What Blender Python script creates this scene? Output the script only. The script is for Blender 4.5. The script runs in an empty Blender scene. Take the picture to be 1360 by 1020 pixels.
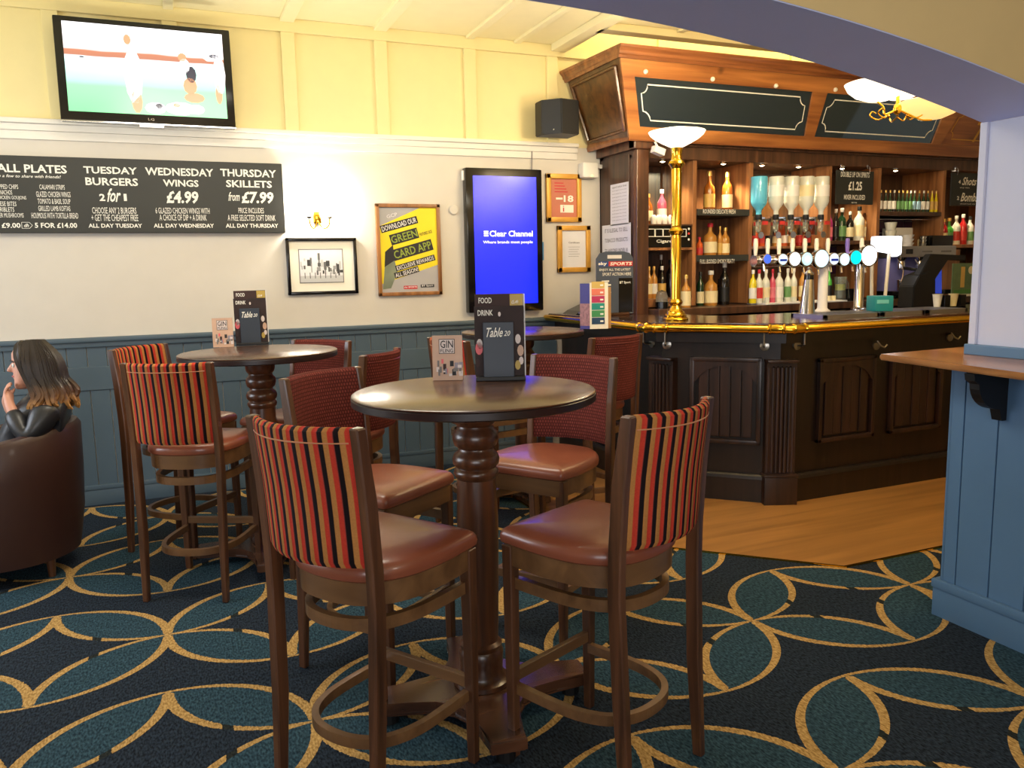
import bpy, bmesh, math, random
from mathutils import Vector, Matrix
random.seed(7)
SC = bpy.context.scene
COL = SC.collection
PI = math.pi

# ------------------------------------------------------------------ camera
CAM_F, CAM_H = 1073.76, 1.44
FW = Vector((0.38391054, 0.91301873, -0.13787493))
RT = Vector((0.92053362, -0.39013566, -0.02029815))
UP = Vector((0.07232252, 0.11912583, 0.99024163))
cd = bpy.data.cameras.new('camera'); cam = bpy.data.objects.new('camera', cd); COL.objects.link(cam)
cd.sensor_width = 36; cd.lens = 36 * CAM_F / 1360; cd.clip_start = 0.02
cam.matrix_world = Matrix(((RT.x, UP.x, -FW.x, 0), (RT.y, UP.y, -FW.y, 0), (RT.z, UP.z, -FW.z, CAM_H), (0, 0, 0, 1)))
SC.camera = cam

# ------------------------------------------------------------------ world, exposure, big lights
w = bpy.data.worlds.new('world'); SC.world = w; w.use_nodes = True
w.node_tree.nodes['Background'].inputs[0].default_value = (0.75, 0.85, 1.0, 1)
w.node_tree.nodes['Background'].inputs[1].default_value = 0.6
SC.view_settings.view_transform = 'Standard'; SC.view_settings.look = 'None'
SC.view_settings.exposure = 0.55; SC.view_settings.gamma = 1.0
SC.view_settings.use_curve_mapping = False

def area(name, loc, target, sx, sy, power, color):
    l = bpy.data.lights.new(name, 'AREA'); l.shape = 'RECTANGLE'; l.size = sx; l.size_y = sy
    l.energy = power; l.color = color
    o = bpy.data.objects.new(name, l); COL.objects.link(o); o.location = loc
    o.rotation_euler = (Vector(target) - Vector(loc)).to_track_quat('-Z', 'Y').to_euler()
    return o
def point(name, loc, power, color, r=0.05):
    l = bpy.data.lights.new(name, 'POINT'); l.energy = power; l.color = color; l.shadow_soft_size = r
    o = bpy.data.objects.new(name, l); COL.objects.link(o); o.location = loc
    return o
def spot(name, loc, target, power, color, ang=100, r=0.03):
    l = bpy.data.lights.new(name, 'SPOT'); l.energy = power; l.color = color; l.shadow_soft_size = r
    l.spot_size = math.radians(ang); l.spot_blend = 0.6
    o = bpy.data.objects.new(name, l); COL.objects.link(o); o.location = loc
    o.rotation_euler = (Vector(target) - Vector(loc)).to_track_quat('-Z', 'Y').to_euler()
    return o
COOL = (0.80, 0.88, 1.0); WARM = (1.0, 0.80, 0.50); SOFT = (1.0, 0.90, 0.74)
area('window_light_left', (-3.3, 3.7, 1.7), (1.5, 2.9, 0.9), 2.6, 1.6, 80, COOL)
area('window_light_rear', (-0.2, -2.4, 1.5), (2.0, 2.5, 1.9), 4.0, 1.6, 80, (0.92, 0.94, 1.0))
point('near_room_fill', (1.7, -0.9, 2.25), 30, (1.0, 0.93, 0.82), 0.25)  # unseen fill, added to brighten the tan face over the arch
area('ceiling_light_left', (0.4, 3.4, 3.05), (0.6, 3.9, 0), 1.4, 1.0, 34, SOFT)
area('ceiling_light_bar', (3.4, 3.0, 2.9), (3.5, 4.0, 0.5), 1.2, 0.5, 26, WARM)
area('cornice_light', (0.4, 4.6, 2.2), (0.4, 5.4, 3.1), 3.6, 0.2, 9, (1.0, 0.93, 0.74))
area('bulkhead_light', (4.6, 5.26, 3.3), (4.6, 5.75, 3.28), 3.2, 0.15, 12, (1.0, 0.84, 0.45))

# ------------------------------------------------------------------ helpers
def ray(px, py):
    return FW + RT * ((px - 680) / CAM_F) - UP * ((py - 510) / CAM_F)
def atY(px, py, Y):
    d = ray(px, py); return Vector((0, 0, CAM_H)) + d * (Y / d.y)
def atZ(px, py, z):
    d = ray(px, py); return Vector((0, 0, CAM_H)) + d * ((z - CAM_H) / d.z)
def atP(px, py, P, N):
    d = ray(px, py); P = Vector(P); N = Vector(N); C = Vector((0, 0, CAM_H))
    return C + d * (((P - C).dot(N)) / d.dot(N))

def lin(c):
    c /= 255.0
    return c / 12.92 if c <= 0.04045 else ((c + 0.055) / 1.055) ** 2.4
def rgb(r, g, b): return (lin(r), lin(g), lin(b), 1.0)

MATS = {}
def nmat(name):
    m = bpy.data.materials.new(name); m.use_nodes = True; MATS[name] = m
    nt = m.node_tree; b = nt.nodes['Principled BSDF']
    return m, nt, b
def plain(name, c, rough=0.5, metal=0.0, var=0.06, scale=8.0, bump=0.0, bscale=60.0, coat=0.0, emit=None, es=1.0, trans=0.0, ior=1.45, alpha=1.0):
    if name in MATS: return MATS[name]
    m, nt, b = nmat(name)
    N = nt.nodes; L = nt.links
    tc = N.new('ShaderNodeTexCoord')
    if var > 0:
        no = N.new('ShaderNodeTexNoise'); no.inputs['Scale'].default_value = scale; no.inputs['Detail'].default_value = 3
        L.new(tc.outputs['Object'], no.inputs['Vector'])
        mx = N.new('ShaderNodeMix'); mx.data_type = 'RGBA'
        mx.inputs['A'].default_value = tuple(max(0, v * (1 - var * 2)) for v in c[:3]) + (1,)
        mx.inputs['B'].default_value = tuple(min(1, v * (1 + var * 2)) for v in c[:3]) + (1,)
        L.new(no.outputs['Fac'], mx.inputs['Factor']); L.new(mx.outputs['Result'], b.inputs['Base Color'])
    else:
        b.inputs['Base Color'].default_value = c
    b.inputs['Roughness'].default_value = rough; b.inputs['Metallic'].default_value = metal
    if bump > 0:
        n2 = N.new('ShaderNodeTexNoise'); n2.inputs['Scale'].default_value = bscale; n2.inputs['Detail'].default_value = 4
        L.new(tc.outputs['Object'], n2.inputs['Vector'])
        bp = N.new('ShaderNodeBump'); bp.inputs['Strength'].default_value = bump; bp.inputs['Distance'].default_value = 0.004
        L.new(n2.outputs['Fac'], bp.inputs['Height']); L.new(bp.outputs['Normal'], b.inputs['Normal'])
    if coat: b.inputs['Coat Weight'].default_value = coat; b.inputs['Coat Roughness'].default_value = 0.12
    if emit: b.inputs['Emission Color'].default_value = emit; b.inputs['Emission Strength'].default_value = es
    if trans: b.inputs['Transmission Weight'].default_value = trans; b.inputs['IOR'].default_value = ior
    return m
def wood(name, c1, c2, axis='Z', rough=0.4, scale=1.0, coat=0.15, knots=0.0):
    if name in MATS: return MATS[name]
    m, nt, b = nmat(name); N = nt.nodes; L = nt.links
    tc = N.new('ShaderNodeTexCoord'); mp = N.new('ShaderNodeMapping')
    s = [26 * scale] * 3; s['XYZ'.index(axis)] = 1.8 * scale
    mp.inputs['Scale'].default_value = s
    L.new(tc.outputs['Object'], mp.inputs['Vector'])
    no = N.new('ShaderNodeTexNoise'); no.inputs['Scale'].default_value = 1.0; no.inputs['Detail'].default_value = 6; no.inputs['Distortion'].default_value = 0.6
    L.new(mp.outputs['Vector'], no.inputs['Vector'])
    cr = N.new('ShaderNodeValToRGB'); cr.color_ramp.elements[0].position = 0.32; cr.color_ramp.elements[1].position = 0.68
    cr.color_ramp.elements[0].color = c1; cr.color_ramp.elements[1].color = c2
    L.new(no.outputs['Fac'], cr.inputs['Fac'])
    out = cr.outputs['Color']
    if knots:
        n3 = N.new('ShaderNodeTexVoronoi'); n3.inputs['Scale'].default_value = 3.2
        L.new(tc.outputs['Object'], n3.inputs['Vector'])
        c3 = N.new('ShaderNodeValToRGB'); c3.color_ramp.elements[0].position = 0.04; c3.color_ramp.elements[1].position = 0.13
        c3.color_ramp.elements[0].color = (1, 1, 1, 1); c3.color_ramp.elements[1].color = (0, 0, 0, 1)
        L.new(n3.outputs['Distance'], c3.inputs['Fac'])
        mx = N.new('ShaderNodeMix'); mx.data_type = 'RGBA'; L.new(c3.outputs['Color'], mx.inputs['Factor'])
        L.new(out, mx.inputs['A']); mx.inputs['B'].default_value = tuple(v * 0.25 for v in c1[:3]) + (1,)
        out = mx.outputs['Result']
    L.new(out, b.inputs['Base Color'])
    b.inputs['Roughness'].default_value = rough; b.inputs['Coat Weight'].default_value = coat; b.inputs['Coat Roughness'].default_value = 0.2
    bp = N.new('ShaderNodeBump'); bp.inputs['Strength'].default_value = 0.15; bp.inputs['Distance'].default_value = 0.002
    L.new(no.outputs['Fac'], bp.inputs['Height']); L.new(bp.outputs['Normal'], b.inputs['Normal'])
    return m
def emis(name, c, s):
    if name in MATS: return MATS[name]
    m, nt, b = nmat(name); b.inputs['Base Color'].default_value = (c[0]*.3, c[1]*.3, c[2]*.3, 1); b.inputs['Roughness'].default_value = 0.25
    b.inputs['Emission Color'].default_value = c; b.inputs['Emission Strength'].default_value = s
    return m

# ---- mesh building
def B(): return bmesh.new()
def xf(bm, vs, M):
    if M is not None: bmesh.ops.transform(bm, matrix=M, verts=vs)
def box(bm, x0, x1, y0, y1, z0, z1, bev=0.0, M=None):
    vs = [bm.verts.new((x, y, z)) for x in (x0, x1) for y in (y0, y1) for z in (z0, z1)]
    fs = [bm.faces.new([vs[i] for i in f]) for f in ((0, 1, 3, 2), (4, 6, 7, 5), (0, 4, 5, 1), (2, 3, 7, 6), (0, 2, 6, 4), (1, 5, 7, 3))]
    if bev > 0:
        es = list({e for f in fs for e in f.edges})
        r = bmesh.ops.bevel(bm, geom=es, offset=bev, segments=2, affect='EDGES', profile=0.6)
        vs = list({v for f in r['faces'] for v in f.verts} | {v for v in vs if v.is_valid})
    xf(bm, vs, M)
    return vs
def prism(bm, pts, d0, d1, plane='XY'):
    def mk(a, b, c):
        return {'XY': (a, b, c), 'XZ': (a, c, b), 'YZ': (c, a, b)}[plane]
    lo = [bm.verts.new(mk(a, b, d0)) for a, b in pts]; hi = [bm.verts.new(mk(a, b, d1)) for a, b in pts]
    n = len(pts)
    bm.faces.new(lo[::-1]); bm.faces.new(hi)
    for i in range(n):
        bm.faces.new((lo[i], lo[(i + 1) % n], hi[(i + 1) % n], hi[i]))
    return lo + hi
def lathe(bm, prof, c=(0, 0, 0), seg=24, M=None):
    rings = []; allv = []
    for r, z in prof:
        if r < 1e-5: rg = [bm.verts.new((c[0], c[1], c[2] + z))]
        else: rg = [bm.verts.new((c[0] + r * math.cos(2 * PI * i / seg), c[1] + r * math.sin(2 * PI * i / seg), c[2] + z)) for i in range(seg)]
        rings.append(rg); allv += rg
    for a, b in zip(rings, rings[1:]):
        for i in range(seg):
            j = (i + 1) % seg
            if len(a) == 1 and len(b) == 1: continue
            if len(a) == 1: bm.faces.new((a[0], b[j], b[i]))
            elif len(b) == 1: bm.faces.new((a[i], a[j], b[0]))
            else: bm.faces.new((a[i], a[j], b[j], b[i]))
    if len(rings[0]) > 1: bm.faces.new(rings[0][::-1])
    if len(rings[-1]) > 1: bm.faces.new(rings[-1])
    xf(bm, allv, M)
    return allv
def sweep(bm, path, prof, closed=False, up=Vector((0, 0, 1)), scales=None):
    """sweep closed profile [(side, up)] along path"""
    path = [Vector(p) for p in path]; n = len(path); rings = []
    for i, p in enumerate(path):
        if closed: t = path[(i + 1) % n] - path[i - 1]
        else: t = path[min(i + 1, n - 1)] - path[max(i - 1, 0)]
        t.normalize(); u = up
        if abs(t.dot(u)) > 0.97: u = Vector((1, 0, 0))
        s = t.cross(u).normalized(); u2 = s.cross(t).normalized()
        k = scales[i] if scales else 1.0
        rings.append([bm.verts.new(p + s * (a * k) + u2 * (b * k)) for a, b in prof])
    m = len(prof)
    for i in range(n if closed else n - 1):
        a, b = rings[i], rings[(i + 1) % n]
        for j in range(m):
            bm.faces.new((a[j], b[j], b[(j + 1) % m], a[(j + 1) % m]))
    if not closed:
        bm.faces.new(rings[0]); bm.faces.new(rings[-1][::-1])
def circ(r, n=8): return [(r * math.cos(2 * PI * i / n), r * math.sin(2 * PI * i / n)) for i in range(n)]
def tube(bm, path, r, n=8, closed=False, scales=None):
    """round tube; the cross-section is carried along without twisting"""
    path = [Vector(p) for p in path]; m = len(path); rings = []; prev = None
    for i, p in enumerate(path):
        t = (path[(i + 1) % m] - path[i - 1]) if closed else (path[min(i + 1, m - 1)] - path[max(i - 1, 0)])
        t.normalize()
        if prev is None: prev = t.orthogonal()
        prev = (prev - t * prev.dot(t)).normalized(); q = t.cross(prev); k = r * (scales[i] if scales else 1.0)
        rings.append([bm.verts.new(p + (prev * math.cos(2 * PI * j / n) + q * math.sin(2 * PI * j / n)) * k) for j in range(n)])
    for i in range(m if closed else m - 1):
        a, b = rings[i], rings[(i + 1) % m]
        for j in range(n): bm.faces.new((a[j], a[(j + 1) % n], b[(j + 1) % n], b[j]))
    if not closed:
        bm.faces.new(rings[0][::-1]); bm.faces.new(rings[-1])
def rect(w_, h_): return [(-w_ / 2, -h_ / 2), (w_ / 2, -h_ / 2), (w_ / 2, h_ / 2), (-w_ / 2, h_ / 2)]
def ball(bm, c, r, sx=1, sy=1, sz=1, seg=12):
    prof = [(r * math.sin(PI * i / 8), -r * math.cos(PI * i / 8)) for i in range(9)]
    prof[0] = (0, -r); prof[-1] = (0, r)
    lathe(bm, prof, seg=seg, M=Matrix.Translation(c) @ Matrix.Diagonal((sx, sy, sz, 1)))
def spline(pts, k=6, closed=False):
    out = []; n = len(pts); P = [Vector(p) for p in pts]
    rng = range(n) if closed else range(n - 1)
    for i in rng:
        if closed: p0, p1, p2, p3 = P[i - 1], P[i], P[(i + 1) % n], P[(i + 2) % n]
        else: p0, p1, p2, p3 = P[max(i - 1, 0)], P[i], P[i + 1], P[min(i + 2, n - 1)]
        for j in range(k):
            t = j / k
            out.append(0.5 * ((2 * p1) + (p2 - p0) * t + (2 * p0 - 5 * p1 + 4 * p2 - p3) * t * t + (3 * p1 - p0 - 3 * p2 + p3) * t ** 3))
    if not closed: out.append(P[-1])
    return out

def link(name, bm, mat, parent=None, smooth=False, kind=None, offset=None, sub=0):
    if offset is not None:
        bmesh.ops.translate(bm, vec=-Vector(offset), verts=bm.verts)
    bmesh.ops.recalc_face_normals(bm, faces=bm.faces)
    me = bpy.data.meshes.new(name); bm.to_mesh(me); bm.free()
    for m in (mat if isinstance(mat, (list, tuple)) else [mat]): me.materials.append(m)
    if smooth:
        for p in me.polygons: p.use_smooth = True
        try: me.set_sharp_from_angle(angle=math.radians(38))
        except Exception: pass
    o = bpy.data.objects.new(name, me); COL.objects.link(o)
    if parent is not None: o.parent = parent
    if kind: o['kind'] = kind
    if sub:
        md = o.modifiers.new('sub', 'SUBSURF'); md.levels = sub; md.render_levels = sub
    return o
class Thing:
    """an Empty at the base; parts given in world coordinates (w=True) or local ones"""
    def __init__(s, name, label=None, cat=None, loc=(0, 0, 0), rot=0, group=None, kind=None):
        s.o = bpy.data.objects.new(name, None); COL.objects.link(s.o)
        s.o.empty_display_size = 0.05
        s.o.location = loc; s.o.rotation_euler = (0, 0, rot); s.loc = Vector(loc)
        if label: s.o['label'] = label
        if cat: s.o['category'] = cat
        if group: s.o['group'] = group
        if kind: s.o['kind'] = kind
    def p(s, name, bm, mat, w=True, smooth=False, under=None, label=None, kind=None, sub=0):
        o = link(name, bm, mat, under if under is not None else s.o, smooth, kind, s.loc if w else None, sub)
        if label: o['label'] = label
        return o
def solo(name, label, cat, bm, mat, loc, group=None, smooth=False):
    """a thing that is one mesh, built in world coordinates, origin at loc"""
    o = link(name, bm, mat, None, smooth, None, loc)
    o.location = loc; o['label'] = label; o['category'] = cat
    if group: o['group'] = group
    return o
def struct(name, bm, mat, parent=None, smooth=False):
    o = link(name, bm, mat, parent, smooth)
    if parent is None: o['kind'] = 'structure'
    return o

# ---- lettering: text turned into mesh
def text_into(bm, s, c, ux, uy, wd, ht, bold=0.0, shear=0.0, squash=True):
    cu = bpy.data.curves.new('t', 'FONT'); cu.body = s; cu.size = 1; cu.offset = bold; cu.shear = shear
    cu.resolution_u = 2; cu.fill_mode = 'FRONT'
    o = bpy.data.objects.new('t', cu)
    me = o.to_mesh()
    vs = [v.co.copy() for v in me.vertices]; fs = [tuple(p.vertices) for p in me.polygons]
    o.to_mesh_clear(); bpy.data.objects.remove(o); bpy.data.curves.remove(cu)
    if not vs: return
    x0 = min(v.x for v in vs); x1 = max(v.x for v in vs); y0 = min(v.y for v in vs); y1 = max(v.y for v in vs)
    c = Vector(c); ux = Vector(ux).normalized(); uy = Vector(uy).normalized()
    nv = [bm.verts.new(c + ux * ((v.x - (x0 + x1) / 2) / (x1 - x0) * wd) + uy * ((v.y - (y0 + y1) / 2) / (y1 - y0) * ht)) for v in vs]
    for f in fs:
        try: bm.faces.new([nv[i] for i in f])
        except ValueError: pass
def textY(bm, s, x0, x1, yc, h, Y, **k):
    """lettering on a wall parallel to X, fitted between two picture columns"""
    a = atY(x0, yc, Y); b = atY(x1, yc, Y)
    # keep rows level in the world
    mid = atY((x0 + x1) / 2, yc, Y)
    top = atY((x0 + x1) / 2, yc - h / 2, Y); bot = atY((x0 + x1) / 2, yc + h / 2, Y)
    text_into(bm, s, mid, (1, 0, 0), (0, 0, 1), abs(b.x - a.x), top.z - bot.z, **k)

# ------------------------------------------------------------------ materials
M_wall = plain('cream_wall_paint', rgb(212, 206, 196), 0.7, var=0.02, bump=0.05)
M_yel = plain('yellow_cream_paint', rgb(234, 220, 164), 0.6, var=0.02, bump=0.05)
M_ceil = plain('ceiling_cream_paint', rgb(240, 230, 186), 0.7, var=0.02)
M_blue = plain('grey_blue_paint', rgb(76, 94, 108), 0.45, var=0.05, scale=3, bump=0.05)
M_blue2 = plain('half_wall_blue_paint', rgb(86, 120, 156), 0.45, var=0.04, scale=3, bump=0.04)
M_lilac = plain('lilac_grey_paint', rgb(196, 200, 222), 0.6, var=0.015)
M_soffit = plain('lilac_paint_cool_light', rgb(184, 196, 242), 0.6, var=0.015)  # lilac paint made bluer: cool scattered light on the soffit put into the colour
M_tan = plain('tan_paint', rgb(214, 190, 140), 0.7, var=0.02)
M_white = plain('white_paint', rgb(232, 228, 220), 0.5, var=0.02)
M_stool = wood('stool_wood', rgb(56, 33, 20), rgb(98, 62, 40), 'Z', 0.36, 1.0, 0.3)
M_stoolx = wood('stool_frame_wood', rgb(88, 60, 36), rgb(122, 88, 56), 'X', 0.38, 0.5, 0.3)
M_table = wood('table_top_wood', rgb(54, 32, 21), rgb(88, 56, 38), 'X', 0.27, 0.7, 0.35)
M_ped = wood('pedestal_wood', rgb(52, 28, 16), rgb(98, 58, 33), 'Z', 0.32, 0.8, 0.35)
M_tedge = plain('table_edge_dark', rgb(34, 22, 22), 0.35, var=0.05)
M_leather = plain('brown_leather', rgb(128, 70, 50), 0.36, var=0.14, scale=5, bump=0.12, bscale=25, coat=0.3)
M_bar = wood('dark_bar_wood', rgb(13, 8, 6), rgb(34, 21, 16), 'Z', 0.38, 0.8, 0.25)
M_bar2 = wood('bar_panel_wood', rgb(24, 13, 10), rgb(58, 35, 26), 'Z', 0.4, 0.8, 0.25)
M_ctop = wood('bar_counter_wood', rgb(44, 24, 15), rgb(84, 50, 32), 'X', 0.18, 0.7, 0.7)
M_can = wood('canopy_pine', rgb(128, 74, 38), rgb(194, 128, 70), 'X', 0.32, 0.5, 0.35, knots=1)
M_can2 = wood('canopy_trim_wood', rgb(104, 58, 32), rgb(164, 102, 58), 'X', 0.32, 0.6, 0.35)
M_canend = wood('canopy_end_wood', rgb(70, 42, 22), rgb(116, 74, 36), 'X', 0.35, 0.6, 0.3)
M_shelfw = wood('back_bar_wood', rgb(112, 70, 40), rgb(172, 118, 74), 'Z', 0.38, 0.7, 0.25)
M_shelfd = wood('back_bar_dark_wood', rgb(58, 37, 26), rgb(98, 66, 46), 'Z', 0.4, 0.7, 0.2)
M_post = wood('bar_post_wood', rgb(58, 32, 20), rgb(108, 66, 40), 'Z', 0.36, 0.7, 0.3)
M_side = wood('bar_side_wood', rgb(44, 27, 19), rgb(82, 54, 38), 'Z', 0.4, 0.7, 0.2)
M_floorw = wood('oak_laminate', rgb(136, 94, 46), rgb(166, 118, 62), 'X', 0.42, 0.5, 0.1)
M_ledge = wood('ledge_oak', rgb(128, 84, 46), rgb(178, 124, 74), 'Y', 0.25, 0.6, 0.4)
M_frame = wood('poster_frame_oak', rgb(116, 72, 34), rgb(166, 110, 58), 'Z', 0.4, 0.8)
M_gold = plain('gold_frame', rgb(206, 152, 60), 0.4, 0.25, 0.08, 20, bump=0.1)
M_brass = plain('polished_brass', rgb(240, 192, 66), 0.13, 1.0, 0.03)
M_chrome = plain('chrome', rgb(225, 225, 230), 0.10, 1.0, 0.0)
M_steel = plain('steel_hook', rgb(170, 165, 155), 0.3, 1.0, 0.02)
M_stain = plain('brushed_steel', rgb(176, 176, 180), 0.3, 0.9, 0.04)
M_black = plain('black_plastic', rgb(12, 12, 15), 0.5, var=0.05)
M_gloss = plain('black_gloss', rgb(12, 12, 15), 0.15, var=0.0)
M_board = plain('chalkboard_black', rgb(44, 45, 42), 0.55, var=0.08, scale=5)
M_chalk = plain('chalk_white', rgb(238, 236, 228), 0.7, var=0.0)
M_cream = plain('paper_cream', rgb(236, 230, 214), 0.7, var=0.02)
M_paper = plain('paper_white', rgb(222, 220, 222), 0.7, var=0.02)
M_grey = plain('poster_grey', rgb(172, 170, 172), 0.6, var=0.02)
M_ink = plain('ink_dark', rgb(40, 38, 42), 0.7, var=0.0)
M_ink2 = plain('ink_grey', rgb(120, 116, 116), 0.7, var=0.0)
M_pyel = plain('poster_yellow', rgb(238, 216, 26), 0.5, var=0.02)
M_pgrn = plain('poster_green', rgb(140, 158, 56), 0.5, var=0.08)
M_red = plain('print_red', rgb(196, 40, 48), 0.5, var=0.02)
M_mirror = plain('dark_mirror_glass', rgb(104, 128, 156), 0.04, 0.9, 0.0)
M_mir2 = plain('back_bar_mirror', rgb(190, 190, 180), 0.05, 1.0, 0.0)
M_purp = plain('purple_tile', rgb(60, 24, 62), 0.25, var=0.08)
M_slate = plain('slate_card', rgb(70, 80, 98), 0.5, var=0.04)
M_glass = plain('clear_glass', rgb(220, 232, 228), 0.05, trans=0.9, var=0.0)
M_teal = plain('teal_box', rgb(30, 132, 140), 0.4, var=0.05)

def M(name, r, g, b_, rough=0.45, **k): return plain(name, rgb(r, g, b_), rough, var=k.pop('var', 0.03), **k)

# ---- stripe and weave fabrics
def stripes():
    m, nt, b = nmat('striped_velvet'); N = nt.nodes; L = nt.links
    tc = N.new('ShaderNodeTexCoord'); sp = N.new('ShaderNodeSeparateXYZ'); L.new(tc.outputs['Object'], sp.inputs[0])
    a = N.new('ShaderNodeMath'); a.operation = 'MULTIPLY'; a.inputs[1].default_value = 1 / 0.0365; L.new(sp.outputs['X'], a.inputs[0])
    f = N.new('ShaderNodeMath'); f.operation = 'FRACT'; L.new(a.outputs[0], f.inputs[0])
    cr = N.new('ShaderNodeValToRGB'); cr.color_ramp.interpolation = 'LINEAR'; L.new(f.outputs[0], cr.inputs['Fac'])
    el = cr.color_ramp.elements
    blk, tan, red = rgb(26, 16, 20), rgb(186, 128, 72), rgb(196, 62, 48)
    stops = [(0.0, blk), (0.2, blk), (0.24, tan), (0.52, tan), (0.57, red), (0.84, red), (0.88, rgb(140, 60, 56)), (0.93, blk)]
    el[0].position = 0; el[0].color = stops[0][1]; el[1].position = stops[1][0]; el[1].color = stops[1][1]
    for p_, c_ in stops[2:]:
        e = el.new(p_); e.color = c_
    no = N.new('ShaderNodeTexNoise'); no.inputs['Scale'].default_value = 220; L.new(tc.outputs['Object'], no.inputs['Vector'])
    mx = N.new('ShaderNodeMix'); mx.data_type = 'RGBA'; mx.blend_type = 'MULTIPLY'; mx.inputs['Factor'].default_value = 0.35
    L.new(cr.outputs['Color'], mx.inputs['A']); L.new(no.outputs['Fac'], mx.inputs['B']); L.new(mx.outputs['Result'], b.inputs['Base Color'])
    b.inputs['Roughness'].default_value = 0.85; b.inputs['Specular IOR Level'].default_value = 0.15
    s = N.new('ShaderNodeMath'); s.operation = 'SINE'; a2 = N.new('ShaderNodeMath'); a2.operation = 'MULTIPLY'; a2.inputs[1].default_value = 2 * PI
    L.new(f.outputs[0], a2.inputs[0]); L.new(a2.outputs[0], s.inputs[0])
    bp = N.new('ShaderNodeBump'); bp.inputs['Strength'].default_value = 0.5; bp.inputs['Distance'].default_value = 0.004
    L.new(s.outputs[0], bp.inputs['Height']); L.new(bp.outputs['Normal'], b.inputs['Normal'])
    return m
def weave():
    m, nt, b = nmat('burgundy_weave'); N = nt.nodes; L = nt.links
    tc = N.new('ShaderNodeTexCoord'); mp = N.new('ShaderNodeMapping'); mp.inputs['Rotation'].default_value = (PI / 2, 0, 0)
    L.new(tc.outputs['Object'], mp.inputs['Vector'])
    br = N.new('ShaderNodeTexBrick'); br.inputs['Scale'].default_value = 30; br.inputs['Mortar Size'].default_value = 0.09
    br.inputs['Mortar Smooth'].default_value = 0.6; br.inputs['Brick Width'].default_value = 0.32; br.inputs['Row Height'].default_value = 0.40
    br.inputs['Color1'].default_value = rgb(108, 50, 44); br.inputs['Color2'].default_value = rgb(124, 60, 54); br.inputs['Mortar'].default_value = rgb(78, 34, 30)
    L.new(mp.outputs['Vector'], br.inputs['Vector']); L.new(br.outputs['Color'], b.inputs['Base Color'])
    b.inputs['Roughness'].default_value = 0.85; b.inputs['Specular IOR Level'].default_value = 0.15
    bp = N.new('ShaderNodeBump'); bp.inputs['Strength'].default_value = 0.3; bp.inputs['Distance'].default_value = 0.003; bp.invert = True
    L.new(br.outputs['Fac'], bp.inputs['Height']); L.new(bp.outputs['Normal'], b.inputs['Normal'])
    return m
M_stripe = stripes(); M_weave = weave()

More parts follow.
